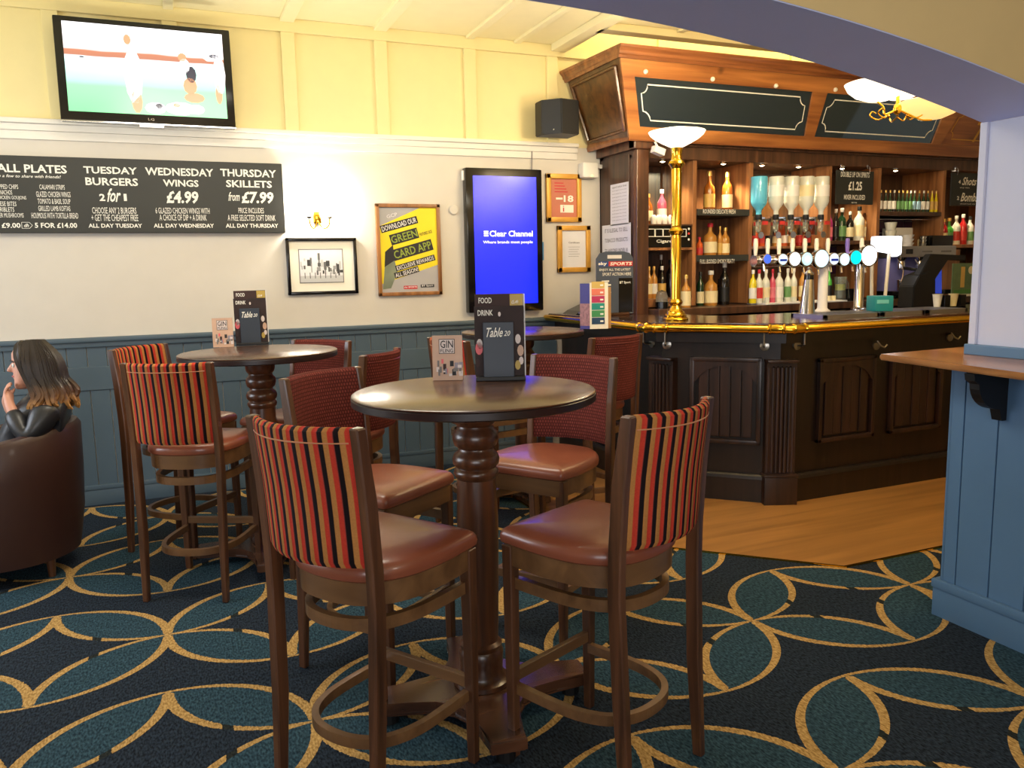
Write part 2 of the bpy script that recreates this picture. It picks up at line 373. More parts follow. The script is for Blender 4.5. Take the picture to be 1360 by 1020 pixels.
# ---- carpet: overlapping petals outlined in gold
class E:
    nt = None
    def __init__(s, v): s.v = v
    @staticmethod
    def op(o, *a, clamp=False):
        n = E.nt.nodes.new('ShaderNodeMath'); n.operation = o; n.use_clamp = clamp
        for i, x in enumerate(a):
            if isinstance(x, E): E.nt.links.new(x.v, n.inputs[i])
            else: n.inputs[i].default_value = x
        return E(n.outputs[0])
    def __add__(s, o): return E.op('ADD', s, o)
    def __sub__(s, o): return E.op('SUBTRACT', s, o)
    def __rsub__(s, o): return E.op('SUBTRACT', o, s)
    def __mul__(s, o): return E.op('MULTIPLY', s, o)
    def __truediv__(s, o): return E.op('DIVIDE', s, o)
def carpet():
    m, nt, b = nmat('petal_carpet'); N = nt.nodes; L = nt.links; E.nt = nt
    tc = N.new('ShaderNodeTexCoord')
    nz = N.new('ShaderNodeTexNoise'); nz.inputs['Scale'].default_value = 90; nz.inputs['Detail'].default_value = 2; L.new(tc.outputs['Object'], nz.inputs['Vector'])
    sp = N.new('ShaderNodeSeparateXYZ'); L.new(tc.outputs['Object'], sp.inputs[0])
    jit = (E(nz.outputs['Fac']) - 0.5) * 0.010
    X = E(sp.outputs['X']) + jit; Y = E(sp.outputs['Y']) + jit
    DX, DY, R = 0.885, 1.82, 0.4425
    sc = 0.4425 / 0.41
    def pet(ox, oy):
        ax = E.op('WRAP', X - ox, DX / 2, -DX / 2); ay = E.op('WRAP', Y - oy, DY / 2, -DY / 2)
        sx = ax; x = E.op('ABSOLUTE', ax); y = E.op('ABSOLUTE', ay) * sc
        d1 = E.op('SQRT', x * x + (y - R) * (y - R))          # circle centred above the node
        d2 = E.op('SQRT', (x - R) * (x - R) + y * y)
        g = E.op('MAXIMUM', d1, d2) - R
        sel = E.op('GREATER_THAN', d1, d2)                    # 1: arc of circle 1 is the edge
        w1 = x * (0.012 / R) + 0.0065
        w2 = E.op('ABSOLUTE', x - R) * (0.012 / R) + 0.0065
        # arc 2 runs upright near the crossing, arc 1 near the far tip
        wd = sel * w1 + (1.0 - sel) * w2
        # small gaps where a dark curve crosses
        cx = x - 0.265
        gap = E.op('LESS_THAN', E.op('ABSOLUTE', cx), 0.017) * sel * E.op('LESS_THAN', g, 0.03)
        inside = E.op('LESS_THAN', g + wd, 0.0)
        line = E.op('LESS_THAN', E.op('ABSOLUTE', g), wd)
        inner = E.op('LESS_THAN', g, 0.0)
        return inside, line, gap, inner
    i1, l1, g1, n1 = pet(-0.10, 3.44); i2, l2, g2, n2 = pet(-0.10 + 0.4425, 3.44 + 0.91)
    ins = E.op('MAXIMUM', i1, i2); line = E.op('MAXIMUM', l1, l2); gap = E.op('MAXIMUM', g1 * l1, g2 * l2)
    # pile speckle
    mp = N.new('ShaderNodeMapping'); mp.inputs['Scale'].default_value = (150, 60, 60); L.new(tc.outputs['Object'], mp.inputs['Vector'])
    n2_ = N.new('ShaderNodeTexNoise'); n2_.inputs['Scale'].default_value = 1; n2_.inputs['Detail'].default_value = 3; L.new(mp.outputs['Vector'], n2_.inputs['Vector'])
    cr = N.new('ShaderNodeValToRGB'); cr.color_ramp.elements[0].position = 0.35; cr.color_ramp.elements[1].position = 0.7; L.new(n2_.outputs['Fac'], cr.inputs['Fac'])
    def mix(f, a, c):
        n = N.new('ShaderNodeMix'); n.data_type = 'RGBA'
        if isinstance(f, E): L.new(f.v, n.inputs['Factor'])
        elif isinstance(f, float): n.inputs['Factor'].default_value = f
        else: L.new(f, n.inputs['Factor'])
        for k, v in (('A', a), ('B', c)):
            if isinstance(v, tuple): n.inputs[k].default_value = v
            else: L.new(v, n.inputs[k])
        return n.outputs['Result']
    dark = mix(cr.outputs['Color'], rgb(10, 15, 24), rgb(44, 56, 70))
    teal = mix(cr.outputs['Color'], rgb(18, 36, 48), rgb(56, 84, 98))
    gold = mix(cr.outputs['Color'], rgb(138, 106, 58), rgb(198, 162, 102))
    brk = mix(cr.outputs['Color'], rgb(16, 20, 22), rgb(44, 48, 44))
    c = mix(ins, dark, teal); c = mix(line, c, gold); c = mix(gap, c, brk)
    L.new(c, b.inputs['Base Color']); b.inputs['Roughness'].default_value = 0.95
    b.inputs['Specular IOR Level'].default_value = 0.15
    bp = N.new('ShaderNodeBump'); bp.inputs['Strength'].default_value = 0.5; bp.inputs['Distance'].default_value = 0.004
    L.new(n2_.outputs['Fac'], bp.inputs['Height']); L.new(bp.outputs['Normal'], b.inputs['Normal'])
    return m
M_carpet = carpet()

# ================================================================== SETTING
WY = 5.75
bm = B(); box(bm, -3.4, 8.3, -2.6, WY + 0.1, -0.1, 0); struct('floor', bm, M_carpet)
# laminate by the bar with its metal edge strip
lam = [(1.95, WY - 0.02), (1.95, 3.76), (2.895, 2.815), (8.25, 2.815), (8.25, WY - 0.02)]
fl2 = bpy.data.objects.new('floor_wood', None); COL.objects.link(fl2); fl2['kind'] = 'structure'
bm = B(); prism(bm, lam, 0, 0.004); link('laminate', bm, M_floorw, fl2)
bm = B(); sweep(bm, [(1.95, WY - 0.02, .004), (1.95, 3.76, .004), (2.895, 2.815, .004), (8.2, 2.815, .004)], rect(0.014, 0.006)); link('edge_strip', bm, M_brass, fl2)

# back wall: plaster, wainscot boards, rails, upper panelling
wb = bpy.data.objects.new('wall_back', None); COL.objects.link(wb); wb['kind'] = 'structure'
bm = B(); box(bm, -3.4, 8.3, WY, WY + 0.1, 0, 2.38); link('plaster', bm, M_wall, wb)
bm = B(); box(bm, -3.4, 8.3, WY, WY + 0.1, 2.38, 3.5); link('upper_panel', bm, M_yel, wb)
x = -2.2
first = None
while x < 2.70:
    if first is None:
        bm = B(); box(bm, 0.002, 0.111, -0.014, 0, 0.12, 1.03, 0.003); first = link('board', bm, M_blue, wb); o = first
    else:
        o = first.copy(); COL.objects.link(o)
    o.location = (x, WY, 0); x += 0.1135
bm = B(); box(bm, -3.4, 2.8, WY - 0.012, WY, 0.745, 0.895, 0.004); 
for v in bm.verts: v.co.y -= 0.010
link('mid_rail', bm, M_blue, wb)
bm = B(); box(bm, -3.4, 2.8, WY - 0.03, WY, 1.02, 1.052, 0.004); box(bm, -3.4, 2.8, WY - 0.05, WY, 1.052, 1.082, 0.01); link('dado_rail', bm, M_blue, wb, True)
# picture rail / cornice ledge
bm = B(); box(bm, -3.4, 3.0, WY - 0.05, WY, 2.375, 2.405, 0.008); box(bm, -3.4, 3.0, WY - 0.03, WY, 2.335, 2.375, 0.006); box(bm, -3.4, 3.0, WY - 0.018, WY, 2.285, 2.335, 0.004); link('picture_rail', bm, M_white, wb, True)
bm = B(); box(bm, -3.4, 3.1, WY - 0.03, WY, 3.035, 3.12, 0.004); link('top_rail', bm, M_yel, wb)
for x in (-1.85, -1.2, -0.53, 0.13, 0.85, 1.475, 2.13, 2.79):
    bm = B(); box(bm, x - .045, x + .045, WY - 0.026, WY, 2.405, 3.035, 0.004); link('batten', bm, M_yel, wb)
for x in (3.76, 5.1, 6.4):
    bm = B(); box(bm, x - .03, x + .03, WY - 0.026, WY, 2.94, 3.5, 0.004); link('batten', bm, M_yel, wb)
bs = bpy.data.objects.new('baseboard_back', None); COL.objects.link(bs); bs['kind'] = 'structure'
bm = B(); box(bm, -3.4, 2.75, WY - 0.03, WY - 0.014, 0, 0.10, 0.002); box(bm, -3.4, 2.75, WY - 0.035, WY - 0.014, 0.10, 0.13, 0.006); link('moulded_board', bm, M_blue, bs, True)
bm = B(); box(bm, -3.5, -3.4, -2.6, WY, 0, 3.3); struct('wall_left', bm, M_wall)
bm = B(); box(bm, -3.4, 8.3, -2.7, -2.6, 0, 3.3); struct('wall_rear', bm, M_tan)
bm = B(); box(bm, 8.2, 8.3, -2.6, WY, 0, 3.3); struct('wall_right', bm, M_wall)
# ceiling with its battens
ce = bpy.data.objects.new('ceiling', None); COL.objects.link(ce); ce['kind'] = 'structure'
bm = B(); box(bm, -3.4, 2.92, -2.6, WY + .1, 3.12, 3.2); box(bm, 2.92, 8.3, -2.6, 5.20, 3.12, 3.2); box(bm, 2.88, 8.3, 5.16, WY + .1, 3.50, 3.55)
box(bm, 2.90, 2.92, 5.18, WY, 3.12, 3.52); box(bm, 2.92, 8.3, 5.18, 5.20, 3.12, 3.52); link('ceiling_sheet', bm, M_ceil, ce)
for x, wd, dp in ((-1.2, .06, .02), (-0.53, .06, .02), (0.13, .06, .02), (0.85, .09, .025), (1.475, .09, .025), (2.13, .06, .02), (2.50, .05, .02), (2.84, .12, .05), (3.5, .05, .02), (4.2, .08, .03), (5.0, .05, .02)):
    bm = B(); box(bm, x - wd / 2, x + wd / 2, 2.3, (WY - 0.03) if x < 2.9 else 5.1, 3.12 - dp, 3.122, 0.004); link('ceiling_batten', bm, M_ceil, ce)
bm = B(); box(bm, 2.86, 8.2, 5.10, 5.20, 3.07, 3.121, 0.006); link('ceiling_beam', bm, M_ceil, ce)

# the thick wall between the rooms with its wide flat arch: soffit in bluer lilac, tan face
wf = bpy.data.objects.new('wall_front', None); COL.objects.link(wf); wf['kind'] = 'structure'
AY0, AY1 = 1.95, 2.29
def az(x): return 2.232 - .0535 * (x - .8) ** 2
ax = [-1.4 + (2.985 + 1.4) * i / 40 for i in range(41)]
bm = B(); prism(bm, [(x, az(x)) for x in ax] + [(x, az(x) + .004) for x in ax[::-1]], AY0 + .001, AY1 - .001, 'XZ'); link('arch_soffit', bm, M_soffit, wf, True)
bm = B(); prism(bm, [(x, az(x) + .004) for x in ax] + [(2.985, 3.12), (-1.4, 3.12)], AY0, AY1, 'XZ'); link('arch_wall', bm, M_tan, wf)
bm = B(); box(bm, 2.99, 8.25, AY0, AY1 - .005, 0, 3.12); box(bm, -3.4, -1.4, AY0, AY1, 0, 3.12); link('side_wall', bm, M_tan, wf)

# half wall with pillar on the right
hw = bpy.data.objects.new('trim_2', None); COL.objects.link(hw); hw['kind'] = 'structure'
HX = 2.835
bm = B(); box(bm, HX + .016, 2.988, 0.6, 2.235, 0, 1.045); box(bm, 2.988, 3.25, 0.6, AY0, 0, 1.045); link('half_wall_core', bm, M_blue2, hw)
y = 2.245
k = 0
for i in range(11):
    wd = (0.062 if i == 0 else 0.142)
    bm = B(); box(bm, HX, HX + .016, y - wd + .0025, y - .0025, 0.15, 1.04, 0.003); link('board', bm, M_blue2, hw); y -= wd
bm = B(); box(bm, HX, 3.25, 2.235, 2.25, 0.15, 1.04, 0.003); link('end_board', bm, M_blue2, hw)
bm = B()
box(bm, HX - .018, HX, 0.6, 2.268, 0, 0.135, 0.002); box(bm, HX - .024, HX, 0.6, 2.274, 0.118, 0.155, 0.007)
box(bm, HX, 3.25, 2.25, 2.268, 0, 0.135, 0.002); box(bm, HX, 3.25, 2.25, 2.274, 0.118, 0.155, 0.007)
link('skirting', bm, M_blue2, hw, True)
bm = B(); box(bm, 2.96, 3.35, 1.93, 2.30, 1.07, 1.112, 0.004); link('pillar_plinth', bm, M_blue2, hw)
bm = B(); box(bm, 2.985, 2.996, AY0 - .004, 2.285, 1.10, 1.976); link('pillar', bm, M_lilac, hw)
bm = B(); box(bm, 2.972, 2.99, 2.262, 2.292, 1.112, 1.978, 0.003); link('corner_bead', bm, M_lilac, hw)
# oak ledge on it
t = Thing('drinks_ledge', 'oak drinks ledge fixed round the top of the blue half wall', 'shelf', (2.9, 2.1, 1.04))
bm = B(); pts = [(2.70, 2.485), (3.5, 2.52), (3.5, 2.27), (2.995, 2.27), (2.995, AY0 - .01), (3.3, AY0 - .01), (3.3, 0.6), (2.44, 0.6)]
prism(bm, pts, 1.045, 1.07); bmesh.ops.bevel(bm, geom=bm.edges[:], offset=0.006, segments=2, affect='EDGES'); t.p('ledge_top', bm, M_ledge, smooth=True)
def bracket(yc):
    bm = B()
    prof = [(2.82, 1.04), (2.635, 1.04), (2.64, 1.015), (2.665, 1.0)] + [(2.665 + .115 * (1 - math.cos(a)), 1.0 - .10 * math.sin(a)) for a in [i * PI / 16 for i in range(1, 9)]] + [(2.795, .855), (2.82, .855)]
    prism(bm, [(a, b) for a, b in prof], yc - .02, yc + .02, 'XZ'); return bm
for yc in (2.03, 1.1):
    bm = bracket(yc); bmesh.ops.translate(bm, vec=(0.014, 0, 0), verts=bm.verts); t.p('bracket', bm, M_black)

# ================================================================== BAR COUNTER
t = Thing('bar_counter', 'dark panelled pub bar counter with brass rail round its edge', 'bar counter', (3.3, 4.0, 0))
BF = 3.80; BXL = 2.84; CH = BXL + 4.30      # chamfer line x+y=CH
outer = [(BXL, WY - .03), (BXL, CH - BXL), (CH - BF, BF), (8.15, BF)]
body = outer + [(8.15, 4.5), (3.55, 4.5), (3.40, 4.65), (3.40, 5.02), (3.20, 5.02), (3.20, WY - .03)]
bm = B(); prism(bm, body, 0.0, 1.06); t.p('counter_body', bm, M_bar)
def offs(d):
    # parallel outline at distance d outside the body
    k = d * (math.sqrt(2) - 1)
    return [(BXL - d, WY - .03), (BXL - d, CH - BXL - k), (CH - BF - k, BF - d), (8.15, BF - d)]
top = offs(0.12) + [(8.15, 4.52), (3.56, 4.52), (3.42, 4.66), (3.42, 5.04), (3.20, 5.04), (3.20, WY - .03)]
bm = B(); prism(bm, top, 1.075, 1.11); bmesh.ops.bevel(bm, geom=bm.edges[:], offset=0.006, segments=2, affect='EDGES'); t.p('counter_top', bm, M_ctop, smooth=True)
bm = B()
for a, b in zip(offs(0.05), offs(0.05)[1:]):
    pass
pl = [(x, y, 1.03) for x, y in offs(0.025)]
sweep(bm, pl, rect(0.07, 0.085)); t.p('frieze', bm, M_bar)
bm = B(); pl = [(x, y, 0.075) for x, y in offs(0.012)]; sweep(bm, pl, rect(0.04, 0.15)); 
pl = [(x, y, 0.163) for x, y in offs(0.014)]; sweep(bm, pl, [(-.02, -.014), (.028, -.014), (.022, .004), (.01, .014), (-.02, .014)]); 
t.p('plinth', bm, M_bar, smooth=False)
# brass rail along the edge, with bosses at the corner
ro = offs(0.135); bm = B()
tube(bm, [(x, y, 1.078) for x, y in ro], 0.024, 12); t.p('brass_rail', bm, M_brass, smooth=True)
def boss(x, y, ang):
    bm = B()
    lathe(bm, [(0, -.05), (.024, -.05), (.031, -.045), (.031, -.036), (.026, -.03), (.029, 0), (.026, .03), (.031, .036), (.031, .045), (.024, .05), (0, .05)], seg=14,
          M=Matrix.Translation((x, y, 1.078)) @ Matrix.Rotation(ang, 4, 'Z') @ Matrix.Rotation(PI / 2, 4, 'Y'))
    return bm
for (x, y, a) in ((ro[2][0] - .05, ro[2][1] + .05, -PI / 4), (ro[2][0] + .07, ro[2][1], 0), (ro[1][0] + .05, ro[1][1] - .05, -PI / 4), (ro[1][0], ro[1][1] + .07, PI / 2)):
    bm = boss(x, y, a); t.p('rail_boss', bm, M_brass, smooth=True)
# corner pilasters (reeded)
def pilaster(cx, cy, ang):
    bm = B(); Mx = Matrix.Translation((cx, cy, 0)) @ Matrix.Rotation(ang, 4, 'Z')
    n = 7; pts = []
    for i in range(n):
        u = -.075 + .15 * i / (n - 1); pts.append((u, -.028 + .012 * abs(u / .075) ** 2))
    box(bm, -.09, .09, -.012, .05, .17, .88, 0.0, Mx)
    for i in range(n):
        u, v = pts[i]
        r = .0115
        vs = []
        vs = lathe(bm, [(r, .2), (r, .84), (0, .85)], (u, v + .012, 0), 8, Mx)
    t.p('pilaster', bm, M_bar2, smooth=True)
    bm = B(); box(bm, -.095, .095, -.045, .04, .868, .888, .006, Mx); t.p('pilaster_cap', bm, M_bar2, smooth=True); bm = B(); box(bm, -.10, .10, -.048, .04, 0.0, .175, .004, Mx); box(bm, -.105, .105, -.052, .04, .175, .19, .005, Mx)
    t.p('pilaster_base', bm, M_bar2, smooth=True)
pilaster(CH - BF + .005, BF - .005, PI / 8 * -1 + 0)
pilaster(BXL - .005, CH - BXL + .0, -PI / 8 * 3)
# panels with pointed arches and linenfold slats
def panel(ox, oy, ang, wd, z0, z1):
    Mx = Matrix.Translation((ox, oy, 0)) @ Matrix.Rotation(ang, 4, 'Z')
    h = wd / 2; fr = .028
    bm = B()
    box(bm, -h, h, -.03, 0, z0, z0 + fr, .006, Mx); box(bm, -h, h, -.03, 0, z1 - fr, z1, .006, Mx)
    box(bm, -h, -h + fr, -.03, 0, z0, z1, .006, Mx); box(bm, h - fr, h, -.03, 0, z0, z1, .006, Mx)
    pf = t.p('panel_frame', bm, M_bar2, smooth=True)
    n = 5; iw = (wd - 2 * fr - .05) / n
    for i in range(n):
        u = -h + fr + .025 + iw * (i + .5); bm = B()
        box(bm, u - iw / 2 + .002, u + iw / 2 - .002, -.018 if i % 2 == 0 else -.014, 0.0, z0 + fr + .015, z1 - fr - .02, .006, Mx); t.p('slat', bm, M_bar2, under=pf)
    # pointed arch spandrels
    bm = B(); zt = z1 - fr; za = zt - .11
    for sgn in (-1, 1):
        pts = [(sgn * (h - fr), za - .02), (sgn * (h - fr - .02), za)] + [(sgn * (h - fr - .02) * (1 - (i / 8) ** 1.4), za + .085 * math.sin(i / 8 * PI / 2)) for i in range(1, 9)] + [(0, zt), (sgn * (h - fr), zt)]
        if sgn > 0: pts = pts[::-1]
        vs = prism(bm, pts, -.026, 0.0, 'XZ'); xf(bm, vs, Mx)
    t.p('arch', bm, M_bar2, under=pf)
panel(3.115, CH - 3.115 - .0, -PI / 4, .43, .36, .895)
for xc in (3.855, 4.45, 5.05, 5.65, 6.25, 6.85, 7.45): panel(xc, BF, 0, .46, .35, .875)
# bag hooks with round plates
def hook(x, y, ang, z=.965, drop=True):
    bm = B(); Mx = Matrix.Translation((x, y, z)) @ Matrix.Rotation(ang, 4, 'Z')
    lathe(bm, [(0, 0), (.03, 0), (.028, .008), (.012, .012), (0, .012)], seg=14, M=Mx @ Matrix.Rotation(PI / 2, 4, 'X'))
    t.p('hook_plate', bm, M_steel, smooth=True)
    bm = B(); P = [Mx @ Vector(p) for p in ([(0, -.01, 0), (0, -.05, 0), (.0, -.065, .01), (0, -.065, .095)] if drop else [(-.012, -.012, .02), (-.02, -.03, .03), (-.005, -.045, 0), (.02, -.05, -.01), (.035, -.055, .008)])]
    tube(bm, P, .006, 8); t.p('hook', bm, M_steel, smooth=True)
hook(3.275, CH - 3.275 - .0, -PI / 4); hook(3.46, BF, 0); hook(2.86, CH - 2.86, -PI / 4); hook(BXL, 4.42, -PI / 2)
hook(4.10, BF, 0, .93, False); hook(4.75, BF, 0, .95, False)

# ================================================================== BACK BAR
t = Thing('back_bar', 'tall wooden back bar cabinet with shelves, posts and dividers behind the counter', 'cabinet', (3.3, 5.5, 0))
PY = 5.25
divs = [3.75, 4.28, 5.085, 5.63, 6.40, 7.3, 8.1]
bm = B(); box(bm, 3.206, 3.25, PY, WY - .002, 0, 2.37, .003); t.p('side_panel', bm, M_side)
bm = B(); box(bm, 3.198, 3.206, PY + .05, WY - .03, 1.2, 2.28, .003); t.p('side_moulding', bm, M_side)
bm = B(); box(bm, 3.206, 3.31, PY - .05, PY, 1.05, 2.37, .008); t.p('post', bm, M_post)
bm = B(); box(bm, 3.17, 3.33, PY - .075, PY + .01, 2.30, 2.372, .01); box(bm, 3.17, 3.205, PY - .07, WY - .003, 2.30, 2.372, .008); t.p('post_cap', bm, M_post)
bm = B(); box(bm, 3.206, 8.15, WY - .06, WY - .001, 0, 2.37); t.p('back_panel', bm, M_shelfd)
for i, x in enumerate(divs):
    bm = B(); box(bm, x - .018, x + .018, PY, WY - .06, 1.15, 2.25, .003); t.p('divider', bm, M_shelfw)
bm = B(); box(bm, 3.31, 8.15, PY - .02, PY + .02, 2.245, 2.365, .004); box(bm, 3.31, 8.15, PY - .045, PY + .01, 2.335, 2.368, .008); t.p('header', bm, M_shelfd)
bm = B(); box(bm, 3.206, 8.15, PY + .02, WY - .06, 2.25, 2.27); t.p('inner_soffit', bm, M_shelfd)
bm = B(); box(bm, 3.31, 8.15, 5.06, WY - .06, 1.085, 1.14, .006); t.p('back_counter', bm, M_shelfd)
bm = B(); box(bm, 4.30, 5.12, 5.055, 5.30, 1.14, 1.152, .002); t.p('shelf_mat', bm, M_paper)
bm = B(); box(bm, 3.4, 8.15, 5.12, WY - .06, 0, 1.085); t.p('base_cabinet', bm, M_gloss)
# mirrors behind the bays
for a, b, z0, z1 in ((3.32, 3.72, 1.78, 2.2), (4.31, 5.06, 1.62, 2.22)):
    bm = B(); box(bm, a, b, WY - .068, WY - .0605, z0, z1); t.p('mirror', bm, M_mir2)
# bay backs lit warm
bm = B(); box(bm, 3.77, 4.26, WY - .066, WY - .0605, 1.15, 2.24); t.p('bay_panel', bm, M_shelfw)
def shelf(x0, x1, z, mt, y0=PY, th=.03, name='shelf'):
    bm = B(); box(bm, x0, x1, y0, WY - .06, z - th, z, .003); t.p(name, bm, mt)
shelf(3.31, 3.732, 1.595, M_shelfw, th=.02); shelf(3.31, 3.732, 1.21, M_shelfw, th=.06)
shelf(3.31, 3.732, 1.77, M_shelfd, th=.012)
shelf(3.768, 4.262, 1.885, M_board, PY - .01, .05); shelf(3.768, 4.262, 1.535, M_board, PY - .01, .05)
shelf(4.298, 5.067, 1.60, M_shelfw, PY + .05, .02)
shelf(5.103, 5.612, 1.64, M_shelfd, PY, .03)
shelf(5.648, 6.382, 1.885, M_shelfd, PY, .035); shelf(5.648, 6.382, 1.83, M_chrome, PY + .1, .008, 'shelf_strip')
shelf(6.418, 7.282, 1.60, M_shelfw, PY, .03)
# bay 6 lower doors
bm = B(); box(bm, 6.42, 6.68, PY + .03, PY + .05, 1.15, 1.56, .004); t.p('bay_door', bm, M_shelfw)
# purple tiles
bm = B(); box(bm, 5.65, 6.38, 5.56, WY - .061, 1.15, 1.825); t.p('tile_backing', bm, M_purp)
bm = B(); box(bm, 5.65, 6.38, 5.556, 5.5605, 1.38, 1.825); t.p('tile_grout', bm, M_ink2)
for i in range(7):
    for j in range(4):
        bm = B(); x = 5.65 + .104 * i; z = 1.822 - .104 * j
        box(bm, x + .003, x + .101, 5.551, 5.557, z - .101, z - .003, .002); t.p('tile', bm, M_purp)
for i in range(4):
    bm = B(); x = 5.165 + .11 * i; box(bm, x, x + .106, WY - .07, WY - .0605, 1.36, 1.60, .002); t.p('tile', bm, M_purp)

# chalk lettering on the two black shelves
def sign_text(tt, s, x0, x1, yc, h, Y, mat, **k):
    bm = B(); textY(bm, s, x0, x1, yc, h, Y, **k); return tt.p('lettering', bm, mat)
sign_text(t, 'ROUNDED DELICATE FRESH', 934, 977, 281, 5.5, PY - .013, M_chalk)
sign_text(t, 'FULL BODIED SMOKY PEATY', 930, 976, 347, 5.5, PY - .013, M_chalk)

# canopy
t = Thing('bar_canopy', 'carved wooden canopy over the bar with etched mirror panels', 'canopy', (3.1, 5.0, 2.36))
CB = Vector((0, 5.163, 2.366)); CT = Vector((0, 4.963, 2.925)); cn = (CT - CB).cross(Vector((1, 0, 0))).normalized()
if cn.y > 0: cn = -cn
CL = (CT - CB).length; cu_ = (CT - CB).normalized()
def cp(x, v, d=0.0): return CB + Vector((x, 0, 0)) + cu_ * v + cn * d
def slab(bm, quad, d0, d1):
    """quad: (x,v) points on the slanted front, thickness d0..d1 along its normal"""
    a = [bm.verts.new(cp(x, v, d0)) for x, v in quad]; b = [bm.verts.new(cp(x, v, d1)) for x, v in quad]
    n = len(quad); bm.faces.new(a[::-1]); bm.faces.new(b)
    for i in range(n): bm.faces.new((a[i], a[(i + 1) % n], b[(i + 1) % n], b[i]))
def cxv(px, py):
    P = atP(px, py, CB, cn); return (P.x, (P - CB).dot(cu_))
XR = 8.15
bm = B()
A0, A1 = (3.109, 0), (2.911, CL)
vs = [(3.109, 5.163, 2.366), (XR, 5.163, 2.366), (XR, 4.963, 2.925), (2.911, 4.963, 2.925), (3.109, WY - .002, 2.372), (XR, WY - .002, 2.372), (XR, WY - .002, 2.925), (2.911, WY - .002, 2.925)]
V = [bm.verts.new(v) for v in vs]
for f in ((0, 1, 2, 3), (4, 5, 1, 0), (3, 2, 6, 7), (0, 3, 7, 4), (5, 6, 2, 1)): bm.faces.new([V[i] for i in f])
t.p('canopy_box', bm, M_canend)
# front rails and stiles
lf = lambda v: 3.109 - (3.109 - 2.911) * v / CL
b0 = (cxv(848, 167)[1] + cxv(1067, 181)[1]) / 2; b1 = (cxv(841, 102)[1] + cxv(1078, 121)[1]) / 2
bm = B(); slab(bm, [(lf(0), 0), (XR, 0), (XR, b0), (lf(b0), b0)], 0, .02); t.p('bottom_rail', bm, M_can)
bm = B(); slab(bm, [(lf(b1), b1), (XR, b1), (XR, CL), (lf(CL), CL)], 0, .02); t.p('top_rail', bm, M_can)
P1 = [cxv(848, 168), cxv(1067, 181), cxv(1078, 121), cxv(841, 102)]
P2 = [cxv(1079, 183), cxv(1236, 190), cxv(1250, 157), cxv(1096, 126)]
P3x0, P3x1 = P2[1][0] + .10, P2[1][0] + 1.3
def stile(x0b, x1b, x0t, x1t):
    bm = B(); slab(bm, [(x0b, b0), (x1b, b0), (x1t, b1), (x0t, b1)], 0, .02); t.p('stile', bm, M_can)
stile(lf(b0), P1[0][0], lf(b1), P1[3][0] )
stile(P1[1][0], P2[0][0], P1[2][0], P2[3][0])
stile(P2[1][0], P3x0, P2[2][0], P3x0 + .12)
def mpanel(q, mt, nm):
    q = [(q[0][0], b0), (q[1][0], b0), (q[2][0], b1), (q[3][0], b1)]
    bm = B(); slab(bm, q, 0, .006); t.p(nm, bm, mt)
    # etched border with notched corners
    def P(u, v):
        lo = Vector(q[0]).lerp(Vector(q[1]), u); hi = Vector(q[3]).lerp(Vector(q[2]), u); r = lo.lerp(hi, v); return r
    W = (q[1][0] - q[0][0]); H = b1 - b0; du = .045 / W; dv = .045 / H; cu2 = .055 / W; cv = .06 / H
    path = []
    def corner(cx_, cy_, sx, sy):
        out = []
        for a in (0, .25, .5, .75, 1):
            th = a * PI / 2
            out.append((cx_ + sx * cu2 * math.cos(th), cy_ + sy * cv * math.sin(th)))
        return out
    l, r_, b_, tp = du, 1 - du, dv, 1 - dv
    path += [P(*c) for c in corner(l, b_, 1, 1)[::1]]
    path += [P(*c) for c in corner(l, tp, 1, -1)[::-1]]
    path += [P(*c) for c in corner(r_, tp, -1, -1)]
    path += [P(*c) for c in corner(r_, b_, -1, 1)[::-1]]
    pp = [cp(p.x, p.y, .0075) for p in path]
    bm = B(); sweep(bm, pp, rect(.009, .003) if False else [(-.0015, -.0045), (.0015, -.0045), (.0015, .0045), (-.0015, .0045)], closed=True, up=-cn.cross(Vector((1, 0, 0))).normalized())
    bm.free()
    bm = B(); n = len(pp); c0 = sum(pp, Vector()) / n
    ins = []
    for i in range(n):
        tdir = (pp[(i + 1) % n] - pp[i - 1]).normalized(); s = tdir.cross(cn).normalized() * .0045
        ins.append((bm.verts.new(pp[i] + s), bm.verts.new(pp[i] - s)))
    for i in range(n):
        a, b = ins[i], ins[(i + 1) % n]; bm.faces.new((a[0], b[0], b[1], a[1]))
    t.p('etched_border', bm, M_gold if mt is M_can2 else M_chalk)
mpanel(P1, M_mirror, 'mirror_panel'); mpanel(P2, M_mirror, 'mirror_panel')
mpanel([(P3x0, 0), (P3x1, 0), (P3x1 + .1, 0), (P3x0 + .12, 0)], M_can2, 'wood_panel')
mpanel([(P3x1 + .1, 0), (8.1, 0), (8.12, 0), (P3x1 + .2, 0)], M_mirror, 'mirror_panel')
P = atP(1302, 176, CB + cn * .008, cn); bm = B(); text_into(bm, 'The', P + Vector((.10, 0, 0)), (1, 0, 0), cu_, .34, .17, bold=.01, shear=.35); t.p('gilt_lettering', bm, M_gold)
# crown mouldings
bm = B()
prof = [(-.01, -.075), (.008, -.075), (.014, -.058), (.024, -.05), (.028, -.034), (.038, -.022), (.048, -.012), (.052, 0), (.052, .006), (-.01, .006)]
sweep(bm, [(2.911, WY - .002, 2.93), (2.911, 4.963, 2.93), (XR, 4.963, 2.93)], [(a, b) for a, b in prof]); t.p('crown_moulding', bm, M_can2, smooth=False)
bm = B(); sweep(bm, [(3.109, WY - .002, 2.372), (3.109, 5.163, 2.372), (XR, 5.163, 2.372)], [(-.01, -.022), (.012, -.022), (.02, 0), (.012, .03), (-.01, .03)]); t.p('bottom_moulding', bm, M_can2, smooth=False)
